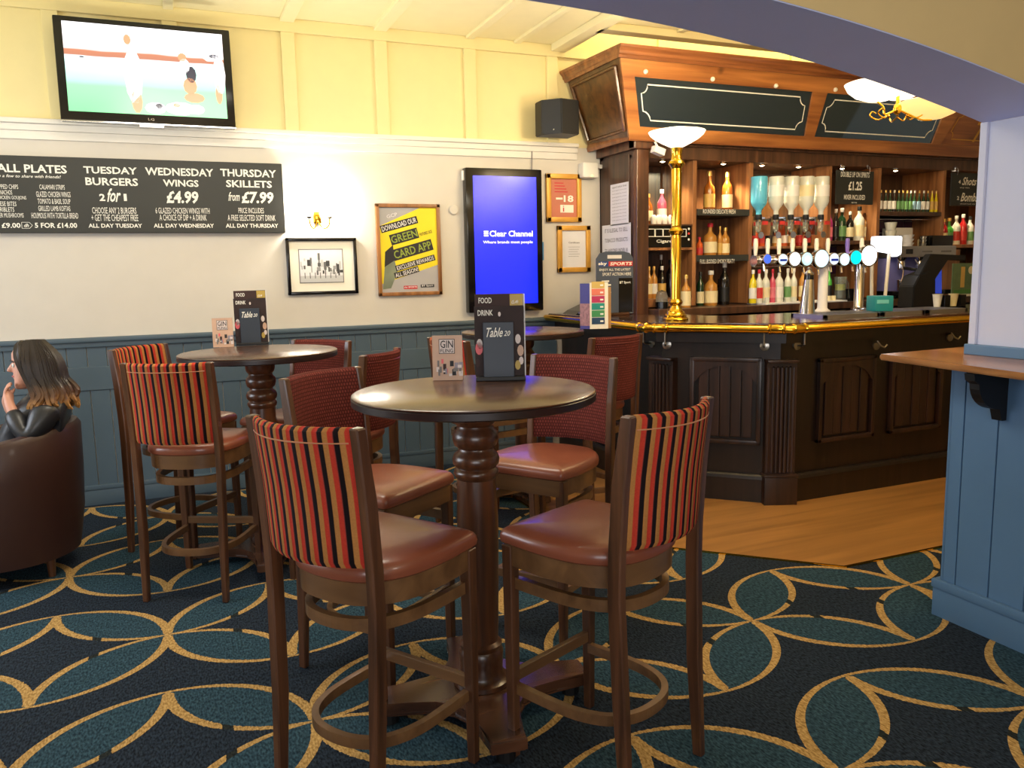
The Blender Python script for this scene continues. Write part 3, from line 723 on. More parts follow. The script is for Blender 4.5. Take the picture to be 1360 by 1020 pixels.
# end panel moulding
def ep(y, z):
    # point on the slanted left end, proud by 1 cm
    x = 3.109 - (3.109 - 2.911) * (z - 2.366) / .559; return Vector((x - .012, y, z))
bm = B()
for q in ([(5.16, 2.42), (5.70, 2.42)], [(5.70, 2.42), (5.70, 2.82)], [(5.70, 2.82), (5.05, 2.82)], [(5.05, 2.82), (5.16, 2.42)]):
    tube(bm, [ep(*q[0]), ep(*q[1])], .012, 6)
t.p('end_moulding', bm, M_canend)
for px, py in ((857, 95), (946, 105), (1030, 114), (1109, 119), (1283, 148)):
    P = atP(px, py, CB + cn * .02, cn); bm = B(); ball(bm, P + cn * .005, .017, seg=10); t.p('pearl_knob', bm, M_cream, smooth=True)

# downlights under the canopy
M_dl = emis('downlight_glow', (1.0, .86, .62, 1), 14)
for i, px in enumerate((880, 961, 1012, 1061, 1119, 1190, 1268)):
    x = atY(px, 216, 5.36).x
    d = Thing('downlight', 'small round downlight in the back bar soffit', 'light', (x, 5.36, 2.25), group='downlights under the bar canopy')
    bm = B(); lathe(bm, [(.022, 0), (.034, 0), (.036, -.006), (.022, -.008)], (x, 5.36, 2.25), 16); d.p('ring', bm, M_brass, smooth=True)
    bm = B(); lathe(bm, [(0, -.014), (.012, -.012), (.020, -.007), (.022, -.001), (0, -.001)], (x, 5.36, 2.25), 14); d.p('lens', bm, M_dl)
    spot('downlight_beam', (x, 5.36, 2.22), (x, 5.5, 1.0), 15 if i != 1 else 22, (1.0, .82, .5), 110, .02)

# ================================================================== FURNITURE
def outline(k=1.0, dy=0.0, back_only=False):
    half = [(.0, .217), (.12, .217), (.182, .214), (.199, .205), (.203, .18), (.211, .09), (.210, .0), (.196, -.08), (.160, -.145), (.10, -.19), (.0, -.205)]
    full = half + [(-x, y) for x, y in half[-2:0:-1]]
    return [Vector((p.x * k, p.y * k + dy, 0)) for p in spline([(x, y, 0) for x, y in full], 3, True)]
def loft(bm, loops):
    rs = [[bm.verts.new(p) for p in l] for l in loops]; n = len(rs[0])
    for a, b in zip(rs, rs[1:]):
        for i in range(n): bm.faces.new((a[i], a[(i + 1) % n], b[(i + 1) % n], b[i]))
    bm.faces.new(rs[0][::-1]); bm.faces.new(rs[-1])
def cushion():
    bm = B(); L = []
    for k, z in ((.965, .662), (1.0, .668), (1.01, .68), (1.0, .692), (.975, .702), (.93, .709), (.80, .716), (.55, .720), (.25, .722)):
        L.append([Vector((p.x, p.y, z)) for p in outline(k)])
    loft(bm, L); return bm
def apron():
    bm = B(); lo = [Vector((p.x, p.y, .60)) for p in outline(.955)]; hi = [Vector((p.x, p.y, .662)) for p in outline(.96)]; loft(bm, [lo, hi]); return bm
RP = [(-.226, 0), (-.208, .3), (-.198, .6), (-.2, .72), (-.212, .9), (-.236, 1.082)]     # rear post centre line (y, z)
def rearleg(s):
    bm = B(); rs = []
    for y, z in RP:
        hx = .0125 if z < .1 else .0145; hy = .0155 if z < .1 else (.021 if z < 1.0 else .016)
        x = s * (.190 if z > .5 else .184)
        rs.append([bm.verts.new((x - hx, y - hy, z)), bm.verts.new((x + hx, y - hy, z)), bm.verts.new((x + hx, y + hy, z)), bm.verts.new((x - hx, y + hy, z))])
    for a, b in zip(rs, rs[1:]):
        for i in range(4): bm.faces.new((a[i], a[(i + 1) % 4], b[(i + 1) % 4], b[i]))
    bm.faces.new(rs[0][::-1]); bm.faces.new(rs[-1])
    bmesh.ops.bevel(bm, geom=bm.edges[:], offset=.004, segments=1, affect='EDGES'); return bm
def frontleg(s):
    bm = B(); rs = []
    for z, h in ((0, .0135), (.3, .016), (.66, .0185)):
        x = s * .182; y = .185
        rs.append([bm.verts.new((x - h, y - h, z)), bm.verts.new((x + h, y - h, z)), bm.verts.new((x + h, y + h, z)), bm.verts.new((x - h, y + h, z))])
    for a, b in zip(rs, rs[1:]):
        for i in range(4): bm.faces.new((a[i], a[(i + 1) % 4], b[(i + 1) % 4], b[i]))
    bm.faces.new(rs[0][::-1]); bm.faces.new(rs[-1])
    bmesh.ops.bevel(bm, geom=bm.edges[:], offset=.003, segments=1, affect='EDGES'); return bm
def uring(z, k, h):
    pts = spline([(.178, .175, z), (.18, .05, z), (.172, -.05, z), (.14, -.13, z), (.08, -.178, z), (0, -.192, z), (-.08, -.178, z), (-.14, -.13, z), (-.172, -.05, z), (-.18, .05, z), (-.178, .175, z)], 4)
    bm = B(); sweep(bm, [Vector((p.x * k, p.y * k if p.y < .1 else p.y, z)) for p in pts], rect(.020, h)); return bm
def backpad():
    """padded panel curved between the posts, wrapped over the top"""
    bm = B(); nx = 18; prof = []
    def yb(z):
        for (y0, z0), (y1, z1) in zip(RP, RP[1:]):
            if z <= z1: return y0 + (y1 - y0) * (z - z0) / (z1 - z0)
        return RP[-1][0]
    zs = [.725, .74, .80, .86, .92, .98, 1.03, 1.06]
    rows = []
    for z in zs: rows.append((z, -.017 if z > .73 else -.010))
    rows += [(1.073, -.016), (1.081, -.008), (1.083, 0), (1.080, .008), (1.072, .015)]
    for z in zs[::-1]: rows.append((z, .017 if z > .73 else .010))
    grid = []
    for z, d in rows:
        r = []
        for i in range(nx + 1):
            u = -1 + 2 * i / nx; x = .178 * u
            curve = -.056 * (1 - u * u)
            dz = -.012 * (1 - u * u) * 0 
            r.append(bm.verts.new((x, yb(z) + curve + d * (1 - .25 * abs(u) ** 6) - .0, z + dz)))
        grid.append(r)
    m = len(grid)
    for a in range(m):
        b = (a + 1) % m
        for i in range(nx): bm.faces.new((grid[a][i], grid[a][i + 1], grid[b][i + 1], grid[b][i]))
    bm.faces.new([grid[a][0] for a in range(m)]); bm.faces.new([grid[a][nx] for a in range(m)][::-1])
    return bm
def piping():
    bm = B()
    pts = []
    for i in range(19):
        u = -1 + 2 * i / 18; pts.append((.172 * u, -.230 - .056 * (1 - u * u) - .0185, 1.045))
    tube(bm, pts, .0022, 6); return bm
MESH = {}
def stool(x, y, rot, fabric, label, group=None):
    t = Thing('bar_stool', label, 'stool', (x, y, 0), rot, group)
    def pt(nm, key, fn, mt, smooth=True, under=None):
        if key not in MESH:
            o = t.p(nm, fn(), mt, w=False, smooth=smooth, under=under); MESH[key] = o; return o
        o = MESH[key].copy(); COL.objects.link(o); o.parent = under if under else t.o
        return o
    pt('seat', 'seat', cushion, M_leather)
    pt('seat_frame', 'apron', apron, M_stoolx)
    bk = pt('backrest', 'back' + fabric, backpad, M_stripe if fabric == 's' else M_weave)
    pt('piping', 'pipe' + fabric, piping, M_pipe if fabric == 's' else M_wpipe, under=bk)
    for s in (-1, 1):
        pt('leg', 'rear%d' % s, lambda: rearleg(s), M_stool, False); pt('leg', 'front%d' % s, lambda: frontleg(s), M_stool, False)
    pt('stretcher', 'ring', lambda: uring(.545, .97, .034), M_stoolx, False)
    pt('footrest', 'foot', lambda: uring(.215, .97, .03), M_stoolx, False)
    def cb():
        bm = B(); box(bm, -.17, .17, .175, .195, .235, .27, .003); return bm
    pt('crossbar', 'cbar', cb, M_stoolx, False)
    return t
M_pipe = M('piping_tan', 190, 130, 96); M_wpipe = M('piping_burgundy', 110, 44, 40)
stool(.483, 2.158, -.997, 's', 'striped-back bar stool, nearest on the left of the front round table')
stool(1.101, 1.988, .415, 's', 'striped-back bar stool at the right front of the front round table')
stool(.080, 3.975, -.471, 's', 'striped-back bar stool at the near left of the further round table')
stool(.014, 4.611, -2.286, 's', 'striped-back bar stool behind another, close to the blue wall panelling on the left')
stool(.649, 2.848, -2.505, 'w', 'burgundy-weave bar stool at the far left of the front round table')
stool(1.360, 2.900, 2.156, 'w', 'burgundy-weave bar stool at the far right of the front round table, lit by blue screen')
stool(.589, 4.41, 2.279, 'w', 'burgundy-weave bar stool across the further table, facing the room')
stool(.717, 3.871, .904, 'w', 'burgundy-weave bar stool at the right of the further round table')
stool(2.169, 4.063, .297, 'w', 'burgundy-weave bar stool standing beside the bar counter')
stool(1.62, 4.25, -1.35, 's', 'striped-back bar stool half hidden behind the front table menus')

def star(r, rin, z0, z1, rot):
    bm = B(); pts = []
    for k in range(4):
        a = rot + k * PI / 2
        u = Vector((math.cos(a), math.sin(a))); v = Vector((-u.y, u.x)); hw = .055
        pts += [u * r - v * hw, u * r + v * hw]
        m_ = Vector((math.cos(a + PI / 4), math.sin(a + PI / 4)))
        a0 = u * r + v * hw; a1u = Vector((math.cos(a + PI / 2), math.sin(a + PI / 2))); b0_ = a1u * r - Vector((-a1u.y, a1u.x)) * hw
        for s_ in (.2, .35, .5, .65, .8):
            q = a0.lerp(b0_, s_); q = q - m_ * (math.sin(s_ * PI) * (q.dot(m_) - rin)); pts.append(q)
    prism(bm, [tuple(p) for p in pts], z0, z1); bmesh.ops.bevel(bm, geom=[e for e in bm.edges if abs(e.verts[0].co.z - e.verts[1].co.z) < 1e-4], offset=.006, segments=2, affect='EDGES')
    return bm
def high_table(x, y, label, rot, rad=.385):
    t = Thing('high_table', label, 'table', (x, y, 0))
    if 'ttop' in MESH:
        for k, nm in (('ttop', 0), ('tedge', 0), ('tcol', 0), ('tbase', 0)):
            o = MESH[k].copy(); COL.objects.link(o); o.parent = t.o
        return t
    bm = B(); lathe(bm, [(0, 1.062), (rad - .004, 1.062), (rad - .001, 1.064), (rad - .001, 1.067), (rad - .006, 1.070), (0, 1.070)], seg=72); MESH['ttop'] = t.p('tabletop', bm, M_table, w=False, smooth=True)
    bm = B(); lathe(bm, [(0, 1.036), (rad - .010, 1.036), (rad, 1.041), (rad, 1.060), (rad - .003, 1.0625), (0, 1.0625)], seg=72); MESH['tedge'] = t.p('table_edge', bm, M_tedge, w=False, smooth=True)
    pr = [(0, .09), (.092, .09), (.092, .105), (.078, .112), (.070, .125), (.072, .17), (.074, .20), (.066, .212), (.070, .220), (.070, .228), (.058, .238), (.060, .30), (.065, .50), (.067, .66), (.064, .74), (.062, .785),
          (.070, .795), (.073, .805), (.070, .815), (.062, .822), (.074, .835), (.076, .850), (.070, .866), (.058, .876), (.056, .885), (.068, .895), (.074, .915), (.072, .935), (.060, .948), (.058, .958), (.068, .97), (.072, .985), (.072, 1.037), (0, 1.037)]
    bm = B(); lathe(bm, pr, seg=36); MESH['tcol'] = t.p('pedestal', bm, M_ped, w=False, smooth=True)
    bm = star(.36, .16, .045, .088, rot); MESH['tbase'] = t.p('base', bm, M_table, w=False)
    bm = star(.35, .15, 0, .045, rot)
    bm.free()
    for k in range(4):
        a = rot + k * PI / 2; bm = B(); lathe(bm, [(0, 0), (.03, 0), (.03, .045), (0, .045)], (.31 * math.cos(a), .31 * math.sin(a), 0), 12); t.p('foot', bm, M_black, w=False)
    return t
high_table(.872, 2.385, 'round dark wood high table in front with menus, marked Table 20', math.radians(-8))
high_table(.400, 4.215, 'round dark wood high table further back on the left, with gin card', 0)
high_table(2.04, 4.66, 'round dark wood high table by the bar with a rainbow drinks menu', 0)

# ---- menus, cards on the tables
def frame_basis(rot): return Vector((math.cos(rot), math.sin(rot), 0)), Vector((-math.sin(rot), math.cos(rot), 0))
M_brick = M('card_brick', 196, 160, 136, var=.15); M_menu = M('menu_brown', 58, 36, 34, .7, var=.2); M_menu2 = M('menu_dark', 44, 28, 28, .7, var=.25, scale=30)
M_navy = M('table_card_navy', 34, 44, 58); M_mgold = M('menu_gold', 186, 156, 66); M_pink = M('print_pink', 222, 92, 98); M_pale = M('print_pale', 214, 200, 196)
M_lcard = M('print_grey_glass', 140, 130, 140)
def flat(t, nm, bm_pts, mt, under=None):
    bm = B(); bm.faces.new([bm.verts.new(p) for p in bm_pts]); return t.p(nm, bm, mt, w=False, under=under)
def card_face(t, rot_local, parts, y):
    pass
def table_set(cx, cy, rot, tag_):
    """menu holder with FOOD and DRINK menus and a table number card, beside it a gin card"""
    z = 1.0705
    t = Thing('menu_holder', 'food and drink menus in a holder with table number card on the %s' % tag_, 'menu', (cx, cy, z), rot)
    bm = B(); box(bm, -.085, .085, -.04, .04, 0, .014, .003); t.p('holder_base', bm, M_black, w=False)
    bm = B(); box(bm, -.083, .083, .012, .018, .012, .295, .001); m1 = t.p('food_menu', bm, M_menu, w=False)
    bm = B(); box(bm, -.086, .083, -.004, .002, .012, .253, .001); m2 = t.p('drink_menu', bm, M_menu2, w=False)
    bm = B(); box(bm, .084, .088, .0, .03, .012, .293, .001); t.p('menu_edge', bm, M_paper, w=False)
    bm = B(); box(bm, .037, .082, .0105, .0119, .254, .293); t.p('price_patch', bm, M_mgold, w=False, under=m1)
    bm = B(); box(bm, -.058, .047, -.03, -.022, .012, .20, .002); c = t.p('table_number_card', bm, M_navy, w=False)
    def tx(s, x0, x1, z0, z1, y, mt, under, **k):
        bm = B(); text_into(bm, s, ((x0 + x1) / 2, y, (z0 + z1) / 2), (1, 0, 0), (0, 0, 1), x1 - x0, z1 - z0, **k); t.p('lettering', bm, mt, w=False, under=under)
    tx('FOOD', -.070, -.025, .263, .283, .0100, M_chalk, m1, bold=.02)
    tx('£5.49', .043, .066, .260, .272, .0098, M_chalk, m1, bold=.01)
    tx('DRINK', -.074, -.022, .222, .241, -.0055, M_chalk, m2, bold=.02)
    tx('Table', -.046, .010, .150, .182, -.0315, M_chalk, c, shear=.45, bold=.012)
    tx('20', .013, .035, .153, .171, -.0315, M_chalk, c, shear=.3, bold=.01)
    rnd = random.Random(3)
    for (x, zz, r, mt) in ((-.072, .11, .016, M_pink), (-.070, .125, .013, M_pale), (-.078, .06, .010, M_menu), (.062, .14, .012, M_pale), (.070, .10, .014, M_brick), (.060, .05, .012, M_mgold), (.072, .065, .010, M_pale), (.0, .226, .006, M_pale)):
        bm = B(); lathe(bm, [(0, 0), (r, 0), (r, .0008), (0, .0008)], seg=10, M=Matrix.Translation((x, -.0045, zz)) @ Matrix.Rotation(PI / 2, 4, 'X') @ Matrix.Diagonal((.8, 1.4, 1, 1)))
        t.p('printed_shape', bm, mt, w=False, under=m2)
def gin_card(cx, cy, rot, tag_):
    t = Thing('gin_card', 'GIN FLING promotion card standing on the %s' % tag_, 'card', (cx, cy, 1.0705), rot)
    bm = B(); 
    for s in (0, 1):
        vs = box(bm, -.052, .052, -.001, .001, 0, .155); xf(bm, vs, Matrix.Translation((0, .03 * s, 0)) @ Matrix.Rotation(-.09 if s == 0 else .09, 4, 'X'))
    t.p('card_body', bm, M_brick, w=False)
    R_ = Matrix.Rotation(-.09, 4, 'X')
    def q(x0, x1, z0, z1, mt, d=.0015, nm='printed_shape'):
        bm = B(); vs = box(bm, x0, x1, -.001 - d, -.001, z0, z1); xf(bm, vs, R_); t.p(nm, bm, mt, w=False)
    q(-.029, .026, .092, .143, M_ink, .0010); q(-.027, .024, .094, .141, M_pale, .0014)
    for s, z0, z1 in (('GIN', .112, .138), ('FLING', .096, .109)):
        bm = B(); text_into(bm, s, (-.0015, -.003, (z0 + z1) / 2), (1, 0, 0), (0, 0, 1), .044, z1 - z0, bold=.01); xf(bm, bm.verts, R_); t.p('lettering', bm, M_ink, w=False)
    rnd = random.Random(5)
    for i in range(26):
        x = rnd.uniform(-.047, .042); z0 = rnd.uniform(.014, .06); hgt = rnd.uniform(.008, .022); mt = rnd.choice([M_ink, M_menu, M_pale, M_pink, M_lcard, M_lcard, M_ink2, M_pale])
        q(x, x + rnd.uniform(.006, .014), z0, z0 + hgt, mt, .0012 + i * .00003)
    q(-.052, .052, .0, .012, M_brick, .0016)
def on_table(px, py): return atZ(px, py, 1.0705)
P = on_table(668, 505); table_set(P.x, P.y + .02, -.36, 'front table')
P = on_table(595, 505); gin_card(P.x, P.y, -.40, 'front table')
P = on_table(336, 458); table_set(P.x, P.y + .02, -.10, 'further table')
P = on_table(297, 461); gin_card(P.x, P.y, -.15, 'further table')
# rainbow menu on the third table
P = on_table(786, 437)
t = Thing('rainbow_menu', 'folded drinks menu with rainbow coloured page on the table by the bar', 'menu', (P.x, P.y, 1.0705), -.30)
bm = B(); box(bm, -.012, .105, 0, .004, 0, .29); a = t.p('page', bm, M_cream, w=False)
rc = [(206, 176, 96), (222, 120, 96), (180, 44, 92), (26, 140, 128), (60, 140, 84), (28, 62, 96)]
for i, c in enumerate(rc):
    bm = B(); box(bm, .0, .082, -.002, 0, .255 - .045 * i, .29 - .045 * i + .006); s_ = t.p('colour_band', bm, M('band_%d' % i, *c), w=False, under=a)
    bm = B(); box(bm, .054, .074, -.0032, -.002, .268 - .045 * i, .278 - .045 * i); t.p('printed_line', bm, M_chalk, w=False, under=a)
bm = B(); vs = box(bm, -.07, 0, 0, .004, 0, .285); xf(bm, vs, Matrix.Translation((-.012, 0, 0)) @ Matrix.Rotation(-.7, 4, 'Z')); a = t.p('page', bm, M('menu_violet', 52, 44, 130), w=False)
bm = B(); vs = box(bm, -.07, 0, -.0015, 0, .02, .16); xf(bm, vs, Matrix.Translation((-.012, 0, 0)) @ Matrix.Rotation(-.7, 4, 'Z')); t.p('printed_photo', bm, M('menu_photo', 150, 104, 110, var=.4, scale=60), w=False, under=a)
bm = B(); vs = box(bm, .0, .07, .03, .034, 0, .26); xf(bm, vs, Matrix.Translation((.06, 0, 0))); t.p('page', bm, M('kraft', 186, 142, 88), w=False)

# ================================================================== WALL FITTINGS
def wallrect(px0, py0, px1, py1, Y):
    """world x0,x1,z0,z1 of an upright rectangle on plane Y from its picture corners (top-left, bottom-right)"""
    a = atY(px0, py0, Y); b = atY(px1, py1, Y); return a.x, b.x, b.z, a.z
def frame_ring(bm, x0, x1, z0, z1, f, y0, y1, bev=.004):
    box(bm, x0, x1, y0, y1, z0, z0 + f, bev); box(bm, x0, x1, y0, y1, z1 - f, z1, bev)
    box(bm, x0, x0 + f, y0, y1, z0, z1, bev); box(bm, x1 - f, x1, y0, y1, z0, z1, bev)
def framed(name, label, cat, r, f, fm, mm, inset=0.0):
    x0, x1, z0, z1 = r; t = Thing(name, label, cat, ((x0 + x1) / 2, WY, z0))
    bm = B(); frame_ring(bm, x0, x1, z0, z1, f, WY - .03, WY - .001); t.p('frame', bm, fm, smooth=True)
    bm = B(); box(bm, x0 + f * .8, x1 - f * .8, WY - .014, WY - .002, z0 + f * .8, z1 - f * .8); b = t.p('print', bm, mm)
    return t, b
def R3(t, nm, x0, x1, z0, z1, y, mt, under=None, th=.0008):
    bm = B(); box(bm, x0, x1, y - th, y, z0, z1); return t.p(nm, bm, mt, under=under)
def TX(t, s, x0, x1, z0, z1, y, mt, under=None, rot=0.0, **k):
    bm = B(); c, s_ = math.cos(rot), math.sin(rot)
    text_into(bm, s, ((x0 + x1) / 2, y, (z0 + z1) / 2), (c, 0, s_), (-s_, 0, c), x1 - x0, z1 - z0, **k); return t.p('lettering', bm, mt, under=under)

# television
t = Thing('television', 'wall mounted flat television showing a sports match on green pitch', 'television', (-.015, 5.6, 2.36))
Mx = Matrix.Translation((-.015, 5.55, 2.668)) @ Matrix.Rotation(math.radians(-4), 4, 'X')
bm = B(); box(bm, -.487, .487, -.01, .05, -.30, .30, .01, Mx); t.p('casing', bm, M_gloss, smooth=True)
bm = B(); box(bm, -.487, .487, -.014, -.008, -.305, -.297, .001, Mx); t.p('silver_edge', bm, M_chrome)
bm = B(); box(bm, -.07, .07, -.012, .02, -.322, -.303, .003, Mx); t.p('sensor_lip', bm, M_stain)
bm = B(); box(bm, -.44, .44, -.0115, -.010, -.245, .268, 0, Mx)
def screen_mat():
    m, nt, b = nmat('match_screen'); N = nt.nodes; L = nt.links
    tc = N.new('ShaderNodeTexCoord'); sp = N.new('ShaderNodeSeparateXYZ'); L.new(tc.outputs['Generated'], sp.inputs[0])
    no = N.new('ShaderNodeTexNoise'); no.inputs['Scale'].default_value = 3; L.new(tc.outputs['Generated'], no.inputs['Vector'])
    ad = N.new('ShaderNodeMath'); ad.operation = 'MULTIPLY_ADD'; L.new(no.outputs['Fac'], ad.inputs[0]); ad.inputs[1].default_value = .05; L.new(sp.outputs['Z'], ad.inputs[2])
    cr = N.new('ShaderNodeValToRGB'); L.new(ad.outputs[0], cr.inputs['Fac']); e = cr.color_ramp.elements
    e[0].position = 0; e[0].color = rgb(120, 214, 140); e[1].position = .32; e[1].color = rgb(140, 218, 156)
    for p_, c_ in ((.40, rgb(170, 240, 205)), (.60, rgb(200, 242, 240)), (.645, rgb(250, 252, 255)), (.66, rgb(168, 108, 86)), (.715, rgb(178, 112, 84)), (.74, rgb(255, 236, 236)), (1.0, rgb(255, 250, 255))):
        x_ = e.new(p_); x_.color = c_
    L.new(cr.outputs['Color'], b.inputs['Emission Color']); b.inputs['Emission Strength'].default_value = 1.35; b.inputs['Base Color'].default_value = (.02, .02, .02, 1)
    b.inputs['Roughness'].default_value = .2
    return m
scr = t.p('screen', bm, screen_mat())
def fig(u, v, w_, h_, col, n='player_shape', lean=0.0):
    bm = B(); pts = [(u + w_ * math.cos(a) + lean * math.sin(a) * h_, v + h_ * math.sin(a)) for a in [i * PI / 5 for i in range(10)]]
    bm.faces.new([bm.verts.new(Mx @ Vector((x, -.0125, z))) for x, z in pts]); t.p(n, bm, col, under=scr)
Ew = emis('screen_white', rgb(255, 252, 255), .8); Es = emis('screen_skin', rgb(240, 170, 130), .7); Ed = emis('screen_dark', rgb(60, 60, 78), .6)
for a in ((-.08, -.02, .05, .17, Ew), (-.07, -.17, .03, .07, Es), (.03, -.205, .06, .035, Ew), (.05, -.19, .02, .015, Ed), (.17, -.20, .09, .04, Ew), (.15, -.18, .02, .012, Es), (.26, -.20, .05, .03, Ew), (.20, .11, .025, .025, Es), (.21, .06, .03, .045, Ew), (.245, .01, .03, .05, Ed), (.235, -.06, .04, .05, Es),
          (.255, -.13, .06, .03, Es), (.36, .155, .06, .06, Ew), (.385, .13, .03, .012, Ed), (.41, .02, .035, .12, Ew), (.40, -.10, .02, .06, Es), (-.10, .19, .02, .03, Es), (-.35, .07, .015, .004, Ed)):
    fig(*a)
bm = B(); text_into(bm, 'LG', Mx @ Vector((.0, -.0112, -.272)), (1, 0, 0), (0, 0, 1), .035, .014, bold=.01); t.p('maker_mark', bm, M_chrome)
bm = B(); box(bm, -.15, .13, 5.60, WY - .002, 2.55, 2.75, .003); t.p('wall_bracket', bm, M_black)

# chalkboard menu
YB = 5.70
t = Thing('menu_board', 'long black menu board with weekly meal offers in white lettering', 'sign', (-.1, YB, 1.73))
bm = B(); box(bm, -1.30, .762, YB, WY - .001, 1.730, 2.183, .003); t.p('board', bm, M_board)
def q8(s, x0, x1, y0, y1, **k):
    k2 = 3.487; bm = B(); textY(bm, s, x0 / k2, x1 / k2, 180 + (y0 + y1) / 2 / k2, (y1 - y0) / k2, YB - .0015, **k); t.p('lettering', bm, M_chalk)
q8('SMALL PLATES', -90, 312, 133, 172, bold=.025); q8('for one or grab a few to share with friends!', -150, 286, 180, 198, shear=.3, bold=.01)
for i, s in enumerate(('TOPPED CHIPS', 'NACHOS', 'CHICKEN GOUJONS', 'CHEESE BITES', 'RIBLETS', 'BUTTER MUSHROOMS')):
    x1 = (84, 56, 122, 76, 66, 110)[i]; q8(s, x1 - 15 * len(s) * .62, x1, 226 + i * 26.5, 247 + i * 26.5)
for s, a, b_, c, d in (('CALAMARI STRIPS', 183, 300, 228, 250), ('GLAZED CHICKEN WINGS', 168, 327, 260, 285), ('TOMATO & BASIL SOUP', 175, 326, 293, 317), ('GRILLED LAMB KOFTAS', 178, 326, 326, 350), ('HOUMOUS WITH TORTILLA BREAD', 147, 363, 358, 384),
                       ('CHOOSE ANY 2 BURGERS', 428, 632, 333, 362), ('+ GET THE CHEAPEST FREE', 425, 641, 366, 396), ('6 GLAZED CHICKEN WINGS WITH', 722, 972, 335, 362), ('A CHOICE OF DIP + A DRINK', 740, 958, 366, 394), ('PRICE INCLUDES', 1105, 1222, 335, 360), ('A FREE SELECTED SOFT DRINK', 1056, 1277, 368, 395)):
    q8(s, a, b_, c, d)
for s, a, b_, c, d in (('3 FOR £9.00', -110, 96, 404, 428), ('5 FOR £14.00', 162, 358, 404, 428), ('TUESDAY', 388, 635, 145, 178), ('BURGERS', 397, 640, 196, 232), ('ALL DAY TUESDAY', 411, 660, 408, 427), ('WEDNESDAY', 675, 990, 151, 187), ('WINGS', 756, 920, 205, 237),
                       ('ALL DAY WEDNESDAY', 714, 993, 408, 427), ('THURSDAY', 1022, 1280, 157, 192), ('SKILLETS', 1048, 1260, 208, 241), ('ALL DAY THURSDAY', 1047, 1290, 408, 427)):
    q8(s, a, b_, c, d, bold=.025)
q8('2', 460, 487, 270, 303, bold=.03); q8('for', 494, 560, 245, 308, shear=.4, bold=.02); q8('1', 573, 587, 270, 303)
q8('£4.99', 770, 920, 257, 315, bold=.035, shear=.1); q8('from', 1057, 1110, 262, 303, shear=.4, bold=.01); q8('£7.99', 1118, 1268, 260, 315, bold=.035, shear=.1)
k2 = 3.487; c = atY(126 / k2, 180 + 416 / k2, YB); bm = B()
pts = [(-.028, -.018), (.012, -.018), (.028, 0), (.012, .018), (-.028, .018)]
for a, b_ in zip(pts, pts[1:] + pts[:1]): tube(bm, [(c.x + a[0], YB - .0015, c.z + a[1]), (c.x + b_[0], YB - .0015, c.z + b_[1])], .0015, 4)
text_into(bm, 'dh', (c.x - .004, YB - .0015, c.z), (1, 0, 0), (0, 0, 1), .026, .02, shear=.3, bold=.02); t.p('badge_mark', bm, M_chalk)

# framed street photograph
t, b = framed('framed_photograph', 'black framed black and white street photograph below the wall lamps', 'picture', wallrect(379, 316, 476.5, 389.5, WY - .03), .022, M_gloss, M_cream)
x0, x1, z0, z1 = wallrect(379, 316, 476.5, 389.5, WY - .03)
px0, px1, pz0, pz1 = wallrect(397, 332, 456, 374, WY - .016)
R3(t, 'photo_border', px0 - .006, px1 + .006, pz0 - .006, pz1 + .006, WY - .0145, M_ink2, b); pb = R3(t, 'photo', px0, px1, pz0, pz1, WY - .0155, M_paper, b)
rnd = random.Random(11)
gm = [M('photo_grey%d' % i, v, v, v) for i, v in enumerate((60, 100, 150, 190))]
W = px1 - px0; H = pz1 - pz0
for i in range(30):
    u = rnd.random() * .93; h_ = rnd.uniform(.08, .3); v = rnd.uniform(.2, .75 - abs(u - .5) * .2)
    R3(t, 'photo_shape', px0 + u * W, px0 + min(1, u + rnd.uniform(.02, .09)) * W, pz0 + v * H, pz0 + min(.95, v + h_) * H, WY - .0163 - i * .00001, rnd.choice(gm), pb, .0003)
R3(t, 'photo_shape', px0, px1, pz0, pz0 + .2 * H, WY - .0163, gm[3], pb, .0003)
for i in range(7): R3(t, 'photo_shape', px0 + (.1 + .12 * i) * W, px0 + (.115 + .12 * i) * W, pz0 + .12 * H, pz0 + .3 * H, WY - .017, gm[0], pb, .0003)

# green card poster in oak frame
r = wallrect(498.5, 270, 588, 391, WY - .03)
t, b = framed('framed_poster', 'oak framed yellow and grey poster advertising an app', 'poster', r, .026, M_frame, M_grey)
x0, x1, z0, z1 = r; W = x1 - x0 - .05; H = z1 - z0 - .05; X0 = x0 + .025; Z0 = z0 + .025; YP = WY - .0145
def pp(u, v): return (X0 + u * W, Z0 + v * H)
def poly(pts, mt, d, nm='printed_shape'):
    bm = B(); bm.faces.new([bm.verts.new((X0 + u * W, YP - d, Z0 + v * H)) for u, v in pts]); t.p(nm, bm, mt, under=b)
poly([(.0, .22), (.0, .72), (.78, 1.0), (1.0, 1.0), (1.0, .28), (.35, .06)][0:0] or [(0, .10), (1, .32), (1, 1), (.72, 1), (0, .78)], M_pyel, .0005)
poly([(.02, .04), (.16, .05), (.28, .24), (.22, .45), (.08, .40)], M('pitch_photo', 120, 130, 110, var=.3), .001); poly([(.06, .30), (.24, .38), (.22, .56), (.08, .48)], M_ink, .0012)
ang = .26
def pband(s, u, v, w_, h_, bmt, tmt, d):
    cx, cz = pp(u, v); bm = B(); c_, s_ = math.cos(ang), math.sin(ang)
    q_ = [(-w_ / 2, -h_ / 2), (w_ / 2, -h_ / 2), (w_ / 2, h_ / 2), (-w_ / 2, h_ / 2)]
    if bmt:
        bm.faces.new([bm.verts.new((cx + a * c_ - e_ * s_, YP - d, cz + a * s_ + e_ * c_)) for a, e_ in q_]); t.p('text_band', bm, bmt, under=b)
    else: bm.free()
    bm = B(); text_into(bm, s, (cx, YP - d - .0006, cz), (c_, 0, s_), (-s_, 0, c_), w_ * .94, h_ * .72, bold=.012); t.p('lettering', bm, tmt, under=b)
